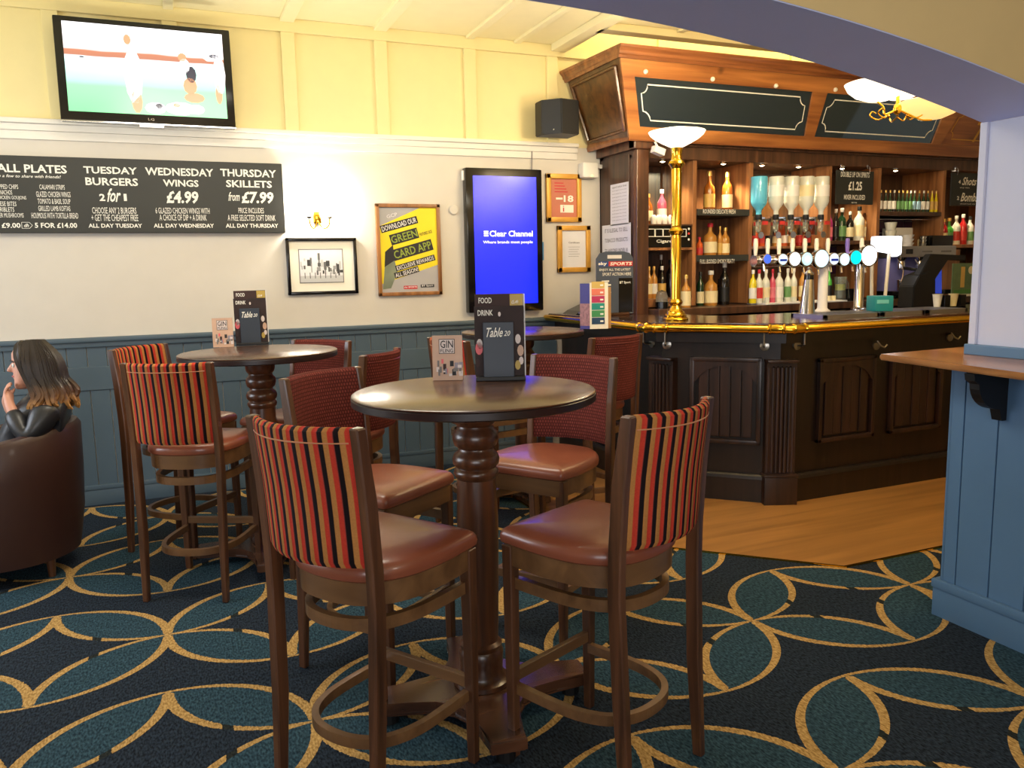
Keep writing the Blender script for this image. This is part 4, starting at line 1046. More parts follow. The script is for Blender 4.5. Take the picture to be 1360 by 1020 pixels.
pband('DOWNLOAD OUR', .34, .80, W * .66, .052, M_ink, M_paper, .0016)
pband('GREEN', .42, .66, W * .5, .075, M_ink, M_pgrn, .0015); pband('CARD APP', .56, .50, W * .72, .08, M_ink, M_pgrn, .0014)
pband('EXCLUSIVE REWARDS', .60, .345, W * .72, .042, M_ink, M_paper, .0017); pband('ALL SEASON!', .44, .235, W * .44, .042, M_ink, M_paper, .0018)
pband('FIXTURES 2ICE', .80, .70, W * .24, .03, None, M_ink, .0016); pband('GCP', .22, .905, W * .2, .034, None, M_paper, .002)
R3(t, 'logo_patch', *[v for v in (X0 + .38 * W, X0 + .62 * W, Z0 + .035 * H, Z0 + .075 * H)], YP - .001, M_red, b); TX(t, 'sky SPORTS', X0 + .39 * W, X0 + .61 * W, Z0 + .042 * H, Z0 + .068 * H, YP - .0022, M_paper, b, bold=.02)
R3(t, 'logo_patch', *[v for v in (X0 + .68 * W, X0 + .92 * W, Z0 + .05 * H, Z0 + .085 * H)], YP - .001, M_ink, b); TX(t, 'BT Sport', X0 + .70 * W, X0 + .90 * W, Z0 + .055 * H, Z0 + .08 * H, YP - .0022, M_paper, b, bold=.02)

# blue advertising screen
r = wallrect(617.5, 222, 722, 412, WY - .07); x0, x1, z0, z1 = r
t = Thing('advertising_screen', 'tall black wall display with a bright blue screen', 'screen', ((x0 + x1) / 2, WY, z0))
bm = B(); box(bm, x0, x1, WY - .075, WY - .002, z0, z1, .012); t.p('casing', bm, M_gloss, smooth=True)
sr = wallrect(628, 233, 714.5, 402, WY - .077); bm = B(); box(bm, sr[0], sr[1], WY - .0775, WY - .0755, sr[2], sr[3])
s_ = t.p('screen', bm, emis('blue_screen', (0.006, 0.016, 1.0, 1), 1.35))
Ew2 = emis('screen_text', (1, 1, 1, 1), 1.1)
a = atY(646, 311, WY); b_ = atY(705, 311, WY); TX(t, 'Clear Channel', a.x - .005, b_.x - .02, a.z - .022, a.z + .022, WY - .079, Ew2, s_, bold=.02)
bm = B(); 
for i in range(3): box(bm, a.x - .05, a.x - .015, WY - .079, WY - .078, a.z - .02 + .015 * i, a.z - .01 + .015 * i)
t.p('logo_bars', bm, Ew2, under=s_)
a = atY(640, 322.5, WY); b_ = atY(705, 322.5, WY); TX(t, 'Where brands meet people', a.x - .02, b_.x - .02, a.z - .014, a.z + .012, WY - .079, Ew2, s_, bold=.012)
bm = B(); box(bm, x0 - .012, x0, WY - .05, WY - .02, z1 - .09, z1 - .02, .003); t.p('bracket_cap', bm, M_white)
bm = B(); box(bm, x1, x1 + .02, WY - .05, WY - .02, 1.52, 1.66, .004); t.p('side_reader', bm, M('reader_blue', 60, 130, 190))
bm = B(); c = atY(705, 215, WY); tube(bm, [(c.x, WY - .012, z1 - .02), (c.x, WY - .024, 2.34)], .004, 6)
solo('power_cable', 'thin dark cable running up the wall from the blue screen', 'cable', bm, M_ink2, (c.x, WY, z1))

for (px0_, py0_, px1_, py1_, lab, kind) in ((726, 230, 773, 295, 'gold framed orange over 18 notice beside the blue screen', 1), (741, 299.5, 785, 361, 'gold framed white certificate beneath the orange notice', 2)):
    r = wallrect(px0_, py0_, px1_, py1_, WY - .03); x0, x1, z0, z1 = r
    t, b = framed('framed_notice', lab, 'picture', r, .038, M_gold, M('notice_orange', 190, 110, 84, var=.08) if kind == 1 else M_paper)
    W = x1 - x0; H = z1 - z0
    if kind == 1:
        TX(t, '18', x0 + .50 * W, x0 + .78 * W, z0 + .42 * H, z0 + .56 * H, WY - .0155, M_cream, b, bold=.03)
        R3(t, 'printed_line', x0 + .28 * W, x0 + .47 * W, z0 + .47 * H, z0 + .51 * H, WY - .0145, M_cream, b)
        R3(t, 'printed_box', x0 + .40 * W, x0 + .78 * W, z0 + .20 * H, z0 + .36 * H, WY - .0145, M_cream, b)
        TX(t, 'i', x0 + .47 * W, x0 + .51 * W, z0 + .22 * H, z0 + .34 * H, WY - .0162, M_red, b)
        for i in range(4): R3(t, 'printed_line', x0 + .24 * W, x0 + (.62 - .04 * i) * W, z0 + (.62 + .06 * i) * H, z0 + (.64 + .06 * i) * H, WY - .0145, M_red, b)
    else:
        TX(t, 'Certificate', x0 + .34 * W, x0 + .68 * W, z0 + .62 * H, z0 + .655 * H, WY - .0155, M_ink2, b, bold=.02)
        for i in range(5): R3(t, 'printed_line', x0 + (.33 + .02 * (i % 2)) * W, x0 + (.68 - .03 * (i % 3)) * W, z0 + (.54 - .05 * i) * H, z0 + (.546 - .05 * i) * H, WY - .0145, M_ink2, b)
c = atY(602, 279, WY); bm = B(); lathe(bm, [(0, 0), (.035, 0), (.035, .012), (.030, .018), (0, .018)], seg=24, M=Matrix.Translation((c.x, WY, c.z)) @ Matrix.Rotation(PI / 2, 4, 'X'))
solo('wall_disc', 'small round cream cover on the wall beside the poster', 'wall fitting', bm, M_wall, (c.x, WY, c.z), smooth=True)
a = atY(771, 216, WY - .05); b_ = atY(792, 237, WY - .05)
t = Thing('alarm_sensor', 'white alarm sensor box high beside the bar cabinet', 'sensor', (a.x, WY, b_.z))
bm = B(); box(bm, a.x, b_.x, WY - .09, WY - .001, b_.z, a.z, .015); t.p('casing', bm, M_white, smooth=True)
bm = B(); box(bm, b_.x, b_.x + .05, WY - .06, WY - .02, a.z - .04, a.z - .01, .004); t.p('arm', bm, M_white)
bm = B(); ball(bm, ((a.x + b_.x) / 2 + .01, WY - .092, b_.z + .015), .005); t.p('indicator', bm, emis('green_led', (.3, 1, .2, 1), 3))
# loudspeaker
t = Thing('loudspeaker', 'black cube loudspeaker mounted high on the wall by the canopy', 'speaker', (2.74, 5.55, 2.42))
bm = B(); vs = prism(bm, [(-.14, -.02), (-.03, -.13), (.13, -.10), (.13, .09), (-.14, .09)], 0, .245); xf(bm, vs, Matrix.Translation((2.74, 5.55, 2.425))); bmesh.ops.bevel(bm, geom=bm.edges[:], offset=.006, segments=2, affect='EDGES')
t.p('cabinet', bm, M_black, smooth=True)
bm = B(); ball(bm, (2.672, 5.468, 2.455), .009); t.p('badge', bm, M_chrome)
bm = B(); box(bm, 2.70, 2.78, 5.64, WY - .001, 2.48, 2.60, .004); t.p('bracket', bm, M_black)

# wall lamp
cx, cz = .965, 1.80; P = atY(424, 292, 5.66); cx, cz = P.x, P.z
t = Thing('wall_lamp', 'small brass double wall lamp with glowing bulbs on the cream wall', 'lamp', (cx, WY, cz))
bm = B(); box(bm, cx - .028, cx + .028, WY - .02, WY - .001, cz - .02, cz + .06, .006); t.p('back_plate', bm, M_brass, smooth=True)
M_bulb = emis('bulb_glow', (1, .93, .78, 1), 22)
for s in (-1, 1):
    bm = B(); tube(bm, spline([(cx, WY - .02, cz), (cx + s * .03, WY - .06, cz - .055), (cx + s * .06, WY - .10, cz - .04), (cx + s * .068, WY - .10, cz + .01)], 5), .005, 6); a = t.p('arm', bm, M_brass, smooth=True)
    bm = B(); lathe(bm, [(0, 0), (.016, .0), (.022, .012), (.018, .014), (0, .014)], (cx + s * .068, WY - .10, cz + .008), 12); t.p('cup', bm, M_steel, smooth=True, under=a)
    bm = B(); lathe(bm, [(0, 0), (.011, .004), (.018, .02), (.014, .045), (0, .075)], (cx + s * .068, WY - .10, cz + .022), 12); t.p('bulb', bm, M_bulb, smooth=True, under=a)
    point('wall_lamp_light', (cx + s * .068, WY - .075, cz + .07), 9, (1.0, .93, .80), .03)

# ================================================================== CHAIR AND PERSON
M_tub = plain('tub_chair_leather', rgb(56, 32, 26), .45, var=.08, scale=4, bump=.06, coat=.1)
TC = Vector((-.83, 4.58, 0))
t = Thing('tub_chair', 'dark brown leather tub chair by the wall with a woman seated', 'chair', TC)
bm = B(); n = 30; inn, out = .285, .372; rings = []
for i in range(n + 1):
    a = math.radians(-128 + 256 * i / n); e = abs(i / n - .5) * 2; zt = .755 - .10 * e ** 1.6
    ca, sa = math.cos(a), math.sin(a); rr = []
    for r_, z in ((out - .045, .10), (out - .012, .3), (out, .52), (out + .004, zt - .03), (out - .012, zt - .004), (out - .043, zt + .004), (inn + .012, zt - .004), (inn, zt - .03), (inn, .40), (inn, .10)):
        rr.append(bm.verts.new((r_ * ca, r_ * sa, z)))
    rings.append(rr)
for a, b in zip(rings, rings[1:]):
    for j in range(10): bm.faces.new((a[j], b[j], b[(j + 1) % 10], a[(j + 1) % 10]))
bm.faces.new(rings[0]); bm.faces.new(rings[-1][::-1])
t.p('shell', bm, M_tub, w=False, smooth=True)
bm = B(); loft(bm, [[Vector((.30 * k * math.cos(a) - .06, .28 * k * math.sin(a), z)) for a in [2 * PI * i / 28 for i in range(28)]] for k, z in ((.95, .28), (1, .30), (1, .38), (.95, .41), (.6, .425))]); t.p('seat_cushion', bm, M_tub, w=False, smooth=True)
bm = B(); lathe(bm, [(0, .10), (.31, .10), (.31, .28), (0, .28)], (-.02, 0, 0), 28); t.p('seat_base', bm, M_tub, w=False, smooth=True)
for a in (40, -40, 140, -140):
    bm = B(); lathe(bm, [(0, 0), (.016, 0), (.024, .11), (0, .11)], (.27 * math.cos(math.radians(a)), .27 * math.sin(math.radians(a)), 0), 10); t.p('leg', bm, M_stool, w=False)

def skin(name, verts, edges, mt, parent, loc, sub=1, smooth=True):
    me = bpy.data.meshes.new(name); me.from_pydata([v[:3] for v in verts], edges, []); me.materials.append(mt)
    o = bpy.data.objects.new(name, me); COL.objects.link(o); o.parent = parent
    for v in me.vertices: v.co -= Vector(loc)
    md = o.modifiers.new('skin', 'SKIN'); md.use_smooth_shade = True
    sv = me.skin_vertices[0].data
    for i, v in enumerate(verts):
        r_ = v[3]; sv[i].radius = r_ if isinstance(r_, tuple) else (r_, r_); sv[i].use_root = (i == 0)
    ms = o.modifiers.new('sub', 'SUBSURF'); ms.levels = sub + 1; ms.render_levels = sub + 1
    return o
M_skin = plain('skin', rgb(206, 150, 128), .5, var=.03); M_jack = plain('black_leather_jacket', rgb(30, 32, 38), .42, var=.15, bump=.8, bscale=14, coat=.1)
M_denim = plain('dark_jeans', rgb(30, 34, 46), .8, var=.1)
PB = Vector((-.62, 4.50, .40))
person = Thing('person', 'woman with long dark wavy hair in a black leather jacket, hand at her mouth', 'person', PB)
py_ = 4.50
HC = Vector((-.625, py_ - .02, 1.035))       # head centre
# one continuous body: trunk, neck, head, arms, legs
V_ = []; E_ = []
def addv(x, y, z, r, link_to=None):
    V_.append((x, y, z, r)); i = len(V_) - 1
    if link_to is not None: E_.append((link_to, i))
    return i
pel = addv(-.71, py_, .50, (.11, .15)); wa = addv(-.68, py_, .62, (.085, .125), pel); ch = addv(-.625, py_, .77, (.085, .145), wa); nb = addv(-.590, py_, .875, (.06, .09), ch)
nk = addv(-.585, py_, .93, .046, nb); hb = addv(-.60, py_ - .01, .975, (.055, .05), nk); hm = addv(-.600, py_ - .02, 1.03, (.055, .05), hb)

# near arm (towards the room), hand up at the mouth
s1 = addv(-.575, py_ - .15, .845, .05, ch); e1 = addv(-.655, py_ - .17, .695, .04, s1); w1 = addv(-.725, py_ - .10, .86, .024, e1); p1 = addv(-.735, py_ - .07, .905, (.018, .028), w1)
s2 = addv(-.575, py_ + .15, .845, .05, ch); e2 = addv(-.68, py_ + .18, .66, .04, s2); w2 = addv(-.755, py_ + .06, .82, .024, e2); p2 = addv(-.76, py_ + .03, .865, (.018, .028), w2)
for s in (-1, 1):
    th = addv(-.72, py_ + s * .09, .49, .085, pel); kn = addv(-1.03, py_ + s * .10, .50, .06, th); sh = addv(-1.06, py_ + s * .10, .27, .05, kn); an = addv(-1.05, py_ + s * .10, .09, .035, sh); ft = addv(-1.17, py_ + s * .10, .035, .03, an)
for base, sy in ((p1, -1), (p2, 1)):
    bx, by, bz = V_[base][:3]
    for k in range(4):
        dy = (k - 1.5) * .014 ; L_ = (.8, .95, 1.0, .88)[k]
        a = addv(bx - .004, by + dy, bz + .030 * L_, .0075, base); b2 = addv(bx + .006, by + dy * .9, bz + .052 * L_, .0068, a); addv(bx + .024, by + dy * .8, bz + .062 * L_, .006, b2)
    a = addv(bx + .018, by - sy * .0 + .012 * -sy, bz + .010, .009, base); addv(bx + .032, by + .008 * -sy, bz + .034, .0075, a)
tmp = skin('body_tmp', V_, E_, M_skin, None, (0, 0, 0), 1)
bpy.context.view_layer.update()
ev = tmp.evaluated_get(bpy.context.evaluated_depsgraph_get()); me_ = bpy.data.meshes.new_from_object(ev)
bm = B(); bm.from_mesh(me_); bpy.data.objects.remove(tmp)
# head: stacked sections, face towards -x  (z, x of face, x of nape, half width)
HD = [(-.108, -.074, -.030, .016), (-.100, -.084, -.018, .032), (-.080, -.084, .000, .046), (-.055, -.082, .030, .056), (-.030, -.083, .070, .064), (.0, -.082, .092, .070), (.012, -.079, .098, .072), (.035, -.086, .102, .074), (.065, -.084, .100, .073), (.090, -.070, .086, .064), (.108, -.045, .060, .045), (.116, -.015, .030, .02)]
loops = []
for z, xf_, xb_, hw_ in HD:
    c_ = (xf_ + xb_) / 2; rx_ = (xb_ - xf_) / 2
    loops.append([Vector((HC.x + c_ + rx_ * math.copysign(abs(math.cos(a_)) ** .85, math.cos(a_)), HC.y + hw_ * math.copysign(abs(math.sin(a_)) ** .85, math.sin(a_)), HC.z + z)) for a_ in [2 * PI * i / 24 for i in range(24)]])
loft(bm, loops)
# nose, lips, ears belong to the same surface
loft(bm, [[Vector((HC.x - x_, HC.y + ry * math.cos(a_), HC.z + zc + rz * math.sin(a_))) for a_ in [2 * PI * i / 10 for i in range(10)]] for x_, ry, rz, zc in ((.070, .015, .030, .002), (.090, .012, .022, -.004), (.104, .009, .011, -.013), (.110, .004, .004, -.015))])
for z_ in (-.040, -.050): ball(bm, (HC.x - .078, HC.y, HC.z + z_), .012, sx=.8, sy=1.7, sz=.55)
for s_ in (-1, 1): ball(bm, (HC.x + .008, HC.y + s_ * .072, HC.z - .004), .024, sx=.7, sy=.4, sz=1.25)
body = person.p('body', bm, M_skin, smooth=True)
rm = body.modifiers.new('join', 'REMESH'); rm.mode = 'VOXEL'; rm.voxel_size = .005; rm.use_smooth_shade = True
fy = HC.y
def fx(name, bm, mt): return person.p(name, bm, mt, smooth=True)
for s_ in (-1, 1):
    bm = B(); ball(bm, (HC.x - .074, fy + s_ * .030, HC.z + .010), .0115, sx=.8); fx('eye', bm, M_white)
    bm = B(); ball(bm, (HC.x - .0822, fy + s_ * .031, HC.z + .009), .0045, sx=.5); fx('iris', bm, M_ink)
    bm = B(); tube(bm, [(HC.x - .072, fy + s_ * .050, HC.z + .027), (HC.x - .086, fy + s_ * .036, HC.z + .034), (HC.x - .089, fy + s_ * .014, HC.z + .030)], .003, 5); fx('eyebrow', bm, M_ink)
bm = B(); tube(bm, [(HC.x - .078, fy - .022, HC.z - .045), (HC.x - .0885, fy, HC.z - .045), (HC.x - .078, fy + .022, HC.z - .045)], .0045, 6); fx('lips', bm, M('lips', 176, 84, 84))
# clothes
JV = []; JE = []
def jv(x, y, z, r, l=None):
    JV.append((x, y, z, r)); i = len(JV) - 1
    if l is not None: JE.append((l, i))
    return i
a0 = jv(-.72, py_, .50, (.12, .16)); a1 = jv(-.69, py_, .63, (.112, .155), a0); a2 = jv(-.610, py_, .785, (.115, .17), a1); a3 = jv(-.585, py_, .872, (.08, .11), a2); jv(-.58, py_, .905, (.066, .074), a3)
b1 = jv(-.560, py_ - .150, .845, .068, a2); b2 = jv(-.60, py_ - .165, .775, .068, b1); b3 = jv(-.652, py_ - .17, .700, .060, b2); b4 = jv(-.69, py_ - .145, .775, .054, b3); jv(-.722, py_ - .11, .845, .040, b4)
b1 = jv(-.555, py_ + .155, .845, .068, a2); b3 = jv(-.675, py_ + .18, .665, .058, b1); jv(-.75, py_ + .07, .80, .040, b3)
skin('jacket', JV, JE, M_jack, person.o, PB, 1)
TV_ = []; TE = []
p0 = 0; TV_.append((-.62, py_, .50, (.14, .165)))
for s in (-1, 1):
    i = len(TV_); TV_ += [(-.75, py_ + s * .09, .49, .092), (-1.03, py_ + s * .10, .50, .068), (-1.06, py_ + s * .10, .27, .058), (-1.05, py_ + s * .10, .10, .05)]
    TE += [(0, i), (i, i + 1), (i + 1, i + 2), (i + 2, i + 3)]
skin('jeans', TV_, TE, M_denim, person.o, PB, 1)
for s in (-1, 1):
    bm = B(); loft(bm, [[Vector((-1.11 + k * .125 * math.cos(a), py_ + s * .10 + k * .045 * math.sin(a), z)) for a in [2 * PI * i / 16 for i in range(16)]] for k, z in ((1, .0), (1, .025), (.9, .06), (.5, .085))]); fx('shoe', bm, M_black)
def hairmat():
    m, nt, b = nmat('ombre_hair'); N = nt.nodes; L = nt.links; tc = N.new('ShaderNodeTexCoord'); sp = N.new('ShaderNodeSeparateXYZ'); L.new(tc.outputs['Object'], sp.inputs[0])
    cr = N.new('ShaderNodeValToRGB'); mr = N.new('ShaderNodeMapRange'); mr.inputs['From Min'].default_value = .475; mr.inputs['From Max'].default_value = .60
    no = N.new('ShaderNodeTexNoise'); no.inputs['Scale'].default_value = 30; L.new(tc.outputs['Object'], no.inputs['Vector'])
    ad = N.new('ShaderNodeMath'); ad.operation = 'MULTIPLY_ADD'; L.new(no.outputs['Fac'], ad.inputs[0]); ad.inputs[1].default_value = .08; L.new(sp.outputs['Z'], ad.inputs[2])
    L.new(ad.outputs[0], mr.inputs['Value']); L.new(mr.outputs[0], cr.inputs['Fac'])
    cr.color_ramp.elements[0].color = rgb(176, 128, 70); cr.color_ramp.elements[1].color = rgb(36, 27, 24); e = cr.color_ramp.elements.new(.45); e.color = rgb(92, 62, 40)
    L.new(cr.outputs['Color'], b.inputs['Base Color']); b.inputs['Roughness'].default_value = .45
    return m
M_hair = hairmat()
bm = B()
# cap over the skull, open at the face
for i in range(1):
    rows = []
    for a in range(9):
        ph = PI * .02 + a / 8 * PI * .68
        row = []
        for k in range(21):
            half_ = 112 + 66 * max(0.0, 1 - ph / (PI * .28)) - 14 * max(0.0, ph - PI * .35)
            th = math.radians(-half_ + 2 * half_ * k / 20)
            rx, ry, rz = .097, .078, .097
            row.append(bm.verts.new((HC.x + .012 + rx * math.sin(ph) * math.cos(th), HC.y + ry * math.sin(ph) * math.sin(th), HC.z + .022 + rz * math.cos(ph))))
        rows.append(row)
    for a, b in zip(rows, rows[1:]):
        for k in range(20): bm.faces.new((a[k], a[k + 1], b[k + 1], b[k]))
g = bmesh.ops.solidify(bm, geom=bm.faces[:], thickness=.003)
rnd = random.Random(2)
for k in range(130):
    th = math.radians(rnd.uniform(-122, 122)); sx, sy = math.cos(th), math.sin(th)
    r0 = rnd.uniform(.93, 1.02)
    L_ = rnd.uniform(-.02, .04); ph = rnd.uniform(0, 6)
    out_ = rnd.uniform(.7, 1.15)
    bk_ = max(0.0, -sx); top_ = Vector((HC.x + .005 + .05 * sx, HC.y + .04 * sy, HC.z + .122))
    pts = [top_, Vector((HC.x + .012 + .103 * sx * r0, HC.y + .088 * sy * r0, HC.z + .04)), Vector((HC.x + .02 + .04 * bk_ + .115 * sx * r0, HC.y + .096 * sy * r0, HC.z - .05)),
           Vector((HC.x + .045 + .06 * bk_ + .115 * sx * out_ + .012 * math.sin(ph), HC.y + .12 * sy * out_, HC.z - .13)), Vector((HC.x + .045 + .11 * sx * out_ + .014 * math.sin(ph + 2), HC.y + .14 * sy * out_, HC.z - .165 - L_ * .6)), Vector((HC.x + .055 + .12 * sx * out_, HC.y + .12 * sy * out_, HC.z - .185 - L_))]
    sp_ = spline(pts, 3); n = len(sp_)
    tube(bm, sp_, .0115, 5, scales=[.6 + .6 * math.sin(PI * min(1, i / n * 1.1)) if i < n - 1 else .15 for i in range(n)])
for k in range(34):
    sg = 1 if k % 2 else -1; q = rnd.uniform(.15, 1.0); dz = rnd.uniform(-.006, .006)
    pts = [Vector((HC.x - .012 + rnd.uniform(-.03, .02), HC.y + sg * .012 * q, HC.z + .120)), Vector((HC.x - .060 + .02 * q, HC.y + sg * .040 * (q + .2), HC.z + .098 + dz)), Vector((HC.x - .060 + .02 * q, HC.y + sg * .074, HC.z + .050)),
           Vector((HC.x - .040 + .02 * q, HC.y + sg * .086, HC.z - .02)), Vector((HC.x - .018 + .03 * q, HC.y + sg * .094, HC.z - .09)), Vector((HC.x + .03 * q, HC.y + sg * .11, HC.z - .16 - .02 * q))]
    sp_ = spline(pts, 3); n = len(sp_)
    tube(bm, sp_, .0105, 5, scales=[.7 + .4 * math.sin(PI * i / n) if i < n - 1 else .15 for i in range(n)])
person.p('hair', bm, M_hair, smooth=True)

# ================================================================== BAR LAMP, CHANDELIER
M_shade = plain('alabaster_glow', rgb(255, 240, 214), .3, var=0, emit=(1, .90, .72, 1), es=1.15)
L0 = Vector((2.988, 4.378, 1.11))
t = Thing('bar_lamp', 'tall brass column lamp with a glowing glass bowl standing on the bar', 'lamp', L0)
bm = B(); lathe(bm, [(0, 0), (.080, 0), (.083, .008), (.078, .016), (.068, .02), (.070, .032), (.060, .04), (.056, .055), (.045, .062), (.036, .08), (.030, .092), (.040, .104), (.045, .115), (.038, .128), (.033, .135)], seg=32); t.p('base', bm, M_brass, w=False, smooth=True)
bm = B(); lathe(bm, [(.033, .13), (.033, .52), (.030, .53)], seg=28); t.p('lower_column', bm, M_brass, w=False, smooth=True)
bm = B(); lathe(bm, [(.033, .52), (.030, .535), (.040, .548), (.048, .562), (.040, .575), (.031, .585), (.033, .60)], seg=28); t.p('collar', bm, M_brass, w=False, smooth=True)
bm = B(); lathe(bm, [(.033, .595), (.033, .945), (.030, .955)], seg=28); t.p('upper_column', bm, M_brass, w=False, smooth=True)
bm = B(); lathe(bm, [(.033, .945), (.038, .955), (.052, .975), (.048, .99), (.034, 1.0), (.032, 1.03), (.036, 1.05), (.040, 1.07), (0, 1.08)], seg=28); t.p('gallery', bm, M_brass, w=False, smooth=True)
bm = B(); lathe(bm, [(0, 1.075), (.045, 1.078), (.09, 1.10), (.135, 1.125), (.165, 1.15), (.176, 1.17), (.170, 1.172), (.16, 1.155), (.13, 1.133), (.085, 1.108), (.04, 1.088), (0, 1.085)], seg=40); t.p('glass_bowl', bm, M_shade, w=False, smooth=True)
bm = B(); lathe(bm, [(0, 1.085), (.016, 1.09), (.022, 1.12), (.026, 1.15), (.018, 1.185), (0, 1.195)], seg=14); t.p('bulb', bm, emis('lamp_bulb', (1, .9, .7, 1), 8), w=False, smooth=True)
point('bar_lamp_light', L0 + Vector((0, 0, 1.26)), 14, (1, .87, .62), .05)

CX = atY(1192, 139, 2.95)
t = Thing('chandelier', 'brass scroll chandelier with glowing glass bowls hanging before the bar', 'chandelier', (CX.x, CX.y, 3.12))
bm = B(); tube(bm, [CX + Vector((0, 0, -.03)), (CX.x, CX.y, 3.10)], .008, 8); lathe(bm, [(0, 0), (.05, 0), (.045, -.03), (.01, -.05), (0, -.05)], (CX.x, CX.y, 3.12), 16); t.p('rod', bm, M_brass, smooth=True)
bm = B(); ball(bm, CX + Vector((0, 0, -.02)), .02, sz=1.4); t.p('hub', bm, M_brass, smooth=True)
M_amb = plain('amber_glass_glow', rgb(250, 220, 150), .3, var=0, emit=(1, .70, .26, 1), es=.6)
for k, (c, mt) in enumerate(((atY(1166, 119, 2.98), M_shade), (atY(1238, 143, 2.90), M_amb), (atY(1196, 118, 3.22), M_shade))):
    c.z -= .0; u = Vector((c.x - CX.x, c.y - CX.y, 0)).normalized()
    bm = B(); tube(bm, spline([CX + Vector((0, 0, -.02)), CX + u * .06 + Vector((0, 0, -.045)), CX.lerp(c, .7) + Vector((0, 0, -.060)), c + Vector((0, 0, -.056))], 5), .005, 7)
    for s in (-1, 1):
        v = Vector((-u.y, u.x, 0)) * s
        tube(bm, spline([CX + u * .05 + Vector((0, 0, -.05)), CX + u * .08 + v * .025 + Vector((0, 0, -.065)), CX + u * .115 + v * .035 + Vector((0, 0, -.045)), CX + u * .10 + v * .045 + Vector((0, 0, -.025)), CX + u * .085 + v * .035 + Vector((0, 0, -.035))], 4), .0035, 6)
    arm = t.p('arm', bm, M_brass, smooth=True)
    bm = B(); lathe(bm, [(0, -.055), (.05, -.05), (.10, -.03), (.135, .0), (.150, .03), (.144, .032), (.128, .006), (.095, -.02), (.045, -.04), (0, -.045)], c, 32); t.p('glass_bowl', bm, mt, smooth=True, under=arm)
    point('chandelier_light', c + Vector((0, 0, .10)), 10, (1, .80, .48), .04)

# ================================================================== THINGS ON AND BEHIND THE BAR
G = lambda n, *c: plain('glass_' + n, rgb(*c), .12, var=.03, coat=.3)
PROF = {
    'spirit': [(0, 0), (.95, 0), (1, .02), (1, .58), (.85, .66), (.42, .76), (.34, .80), (.34, .93), (0, .93)],
    'wine': [(0, 0), (.95, 0), (1, .02), (1, .52), (.9, .60), (.45, .70), (.36, .74), (.34, .95), (0, .95)],
    'squat': [(0, 0), (.95, 0), (1, .03), (1, .50), (.92, .60), (.40, .70), (.30, .76), (.30, .90), (0, .90)],
    'mini': [(0, 0), (.95, 0), (1, .03), (1, .48), (.7, .62), (.42, .74), (.40, .93), (0, .93)],
}
BM_CACHE = {}
def bottle(X, Y, z, h, r, body, lab, cap, label, kind='spirit', group=None, name='bottle', lab_rng=(.14, .46), up=True, cat='bottle'):
    key = (kind, round(h, 3), round(r, 4), lab_rng, up)
    t = Thing(name, label, cat, (X, Y, z), 0, group)
    if key not in BM_CACHE:
        BM_CACHE[key] = {}
    c = BM_CACHE[key]
    def mk(nm, fn, mt):
        k = (nm, mt.name)
        if k in c:
            o = c[k].copy(); COL.objects.link(o); o.parent = t.o
        else:
            bm = fn()
            if not up: bmesh.ops.transform(bm, matrix=Matrix.Translation((0, 0, h)) @ Matrix.Rotation(PI, 4, 'X'), verts=bm.verts)
            o = t.p(nm, bm, mt, w=False, smooth=True); c[k] = o
    seg = 12
    def f1(): bm = B(); lathe(bm, [(a * r, b * h) for a, b in PROF[kind]], seg=seg); return bm
    def f2(): bm = B(); a, b = lab_rng; lathe(bm, [(r * 1.0, a * h), (r * 1.025, a * h), (r * 1.025, b * h), (r * 1.0, b * h)], seg=seg); return bm
    def f3(): bm = B(); q = .42 if kind != 'mini' else .5; lathe(bm, [(0, .88 * h), (q * r, .88 * h), (q * r, .985 * h), (q * r * .9, h), (0, h)], seg=seg); return bm
    mk('glass_body', f1, body)
    if lab: mk('paper_label', f2, lab)
    mk('cap', f3, cap)
    return t
def bpx(px, ytop, ybot, wpx, Y, z, body, lab, cap, label, **k):
    """bottle standing on shelf height z at depth Y, width and height read in picture pixels"""
    m = atY(px, (ytop + ybot) / 2, Y); dep = Vector((m.x, m.y, m.z - CAM_H)).dot(FW)
    return bottle(m.x, Y, z, (ybot - ytop) * dep / CAM_F, wpx * dep / CAM_F / 2, body, lab, cap, label, **k)
g_amb = G('amber', 150, 84, 28); g_dk = G('dark', 22, 18, 18); g_gr = G('green', 24, 54, 30); g_cl = plain('glass_pale', rgb(222, 224, 214), .1, var=.03, coat=.4); g_yel = G('yellow', 226, 206, 30); g_pk = G('pink', 214, 84, 112); g_red = G('red', 176, 34, 36)
g_hon = G('honey', 190, 132, 60); g_bl = G('blue', 96, 190, 226); g_mag = G('magenta', 160, 44, 110); g_or = G('orange', 210, 92, 40); g_lg = G('leafgreen', 70, 170, 60)
l_cr = M('label_cream', 232, 218, 176); l_wh = M('label_white', 236, 234, 230); l_bk = M('label_black', 22, 22, 24); l_rd = M('label_red', 200, 54, 50); l_gd = M('label_gold', 210, 170, 90); l_gn = M('label_green', 110, 160, 100); l_pk = M('label_pink', 226, 120, 140)
c_bk = M('cap_black', 18, 18, 20); c_rd = M('cap_red', 196, 30, 60); c_wh = M('cap_white', 230, 228, 224); c_gd = plain('cap_gold', rgb(214, 176, 100), .3, .6)
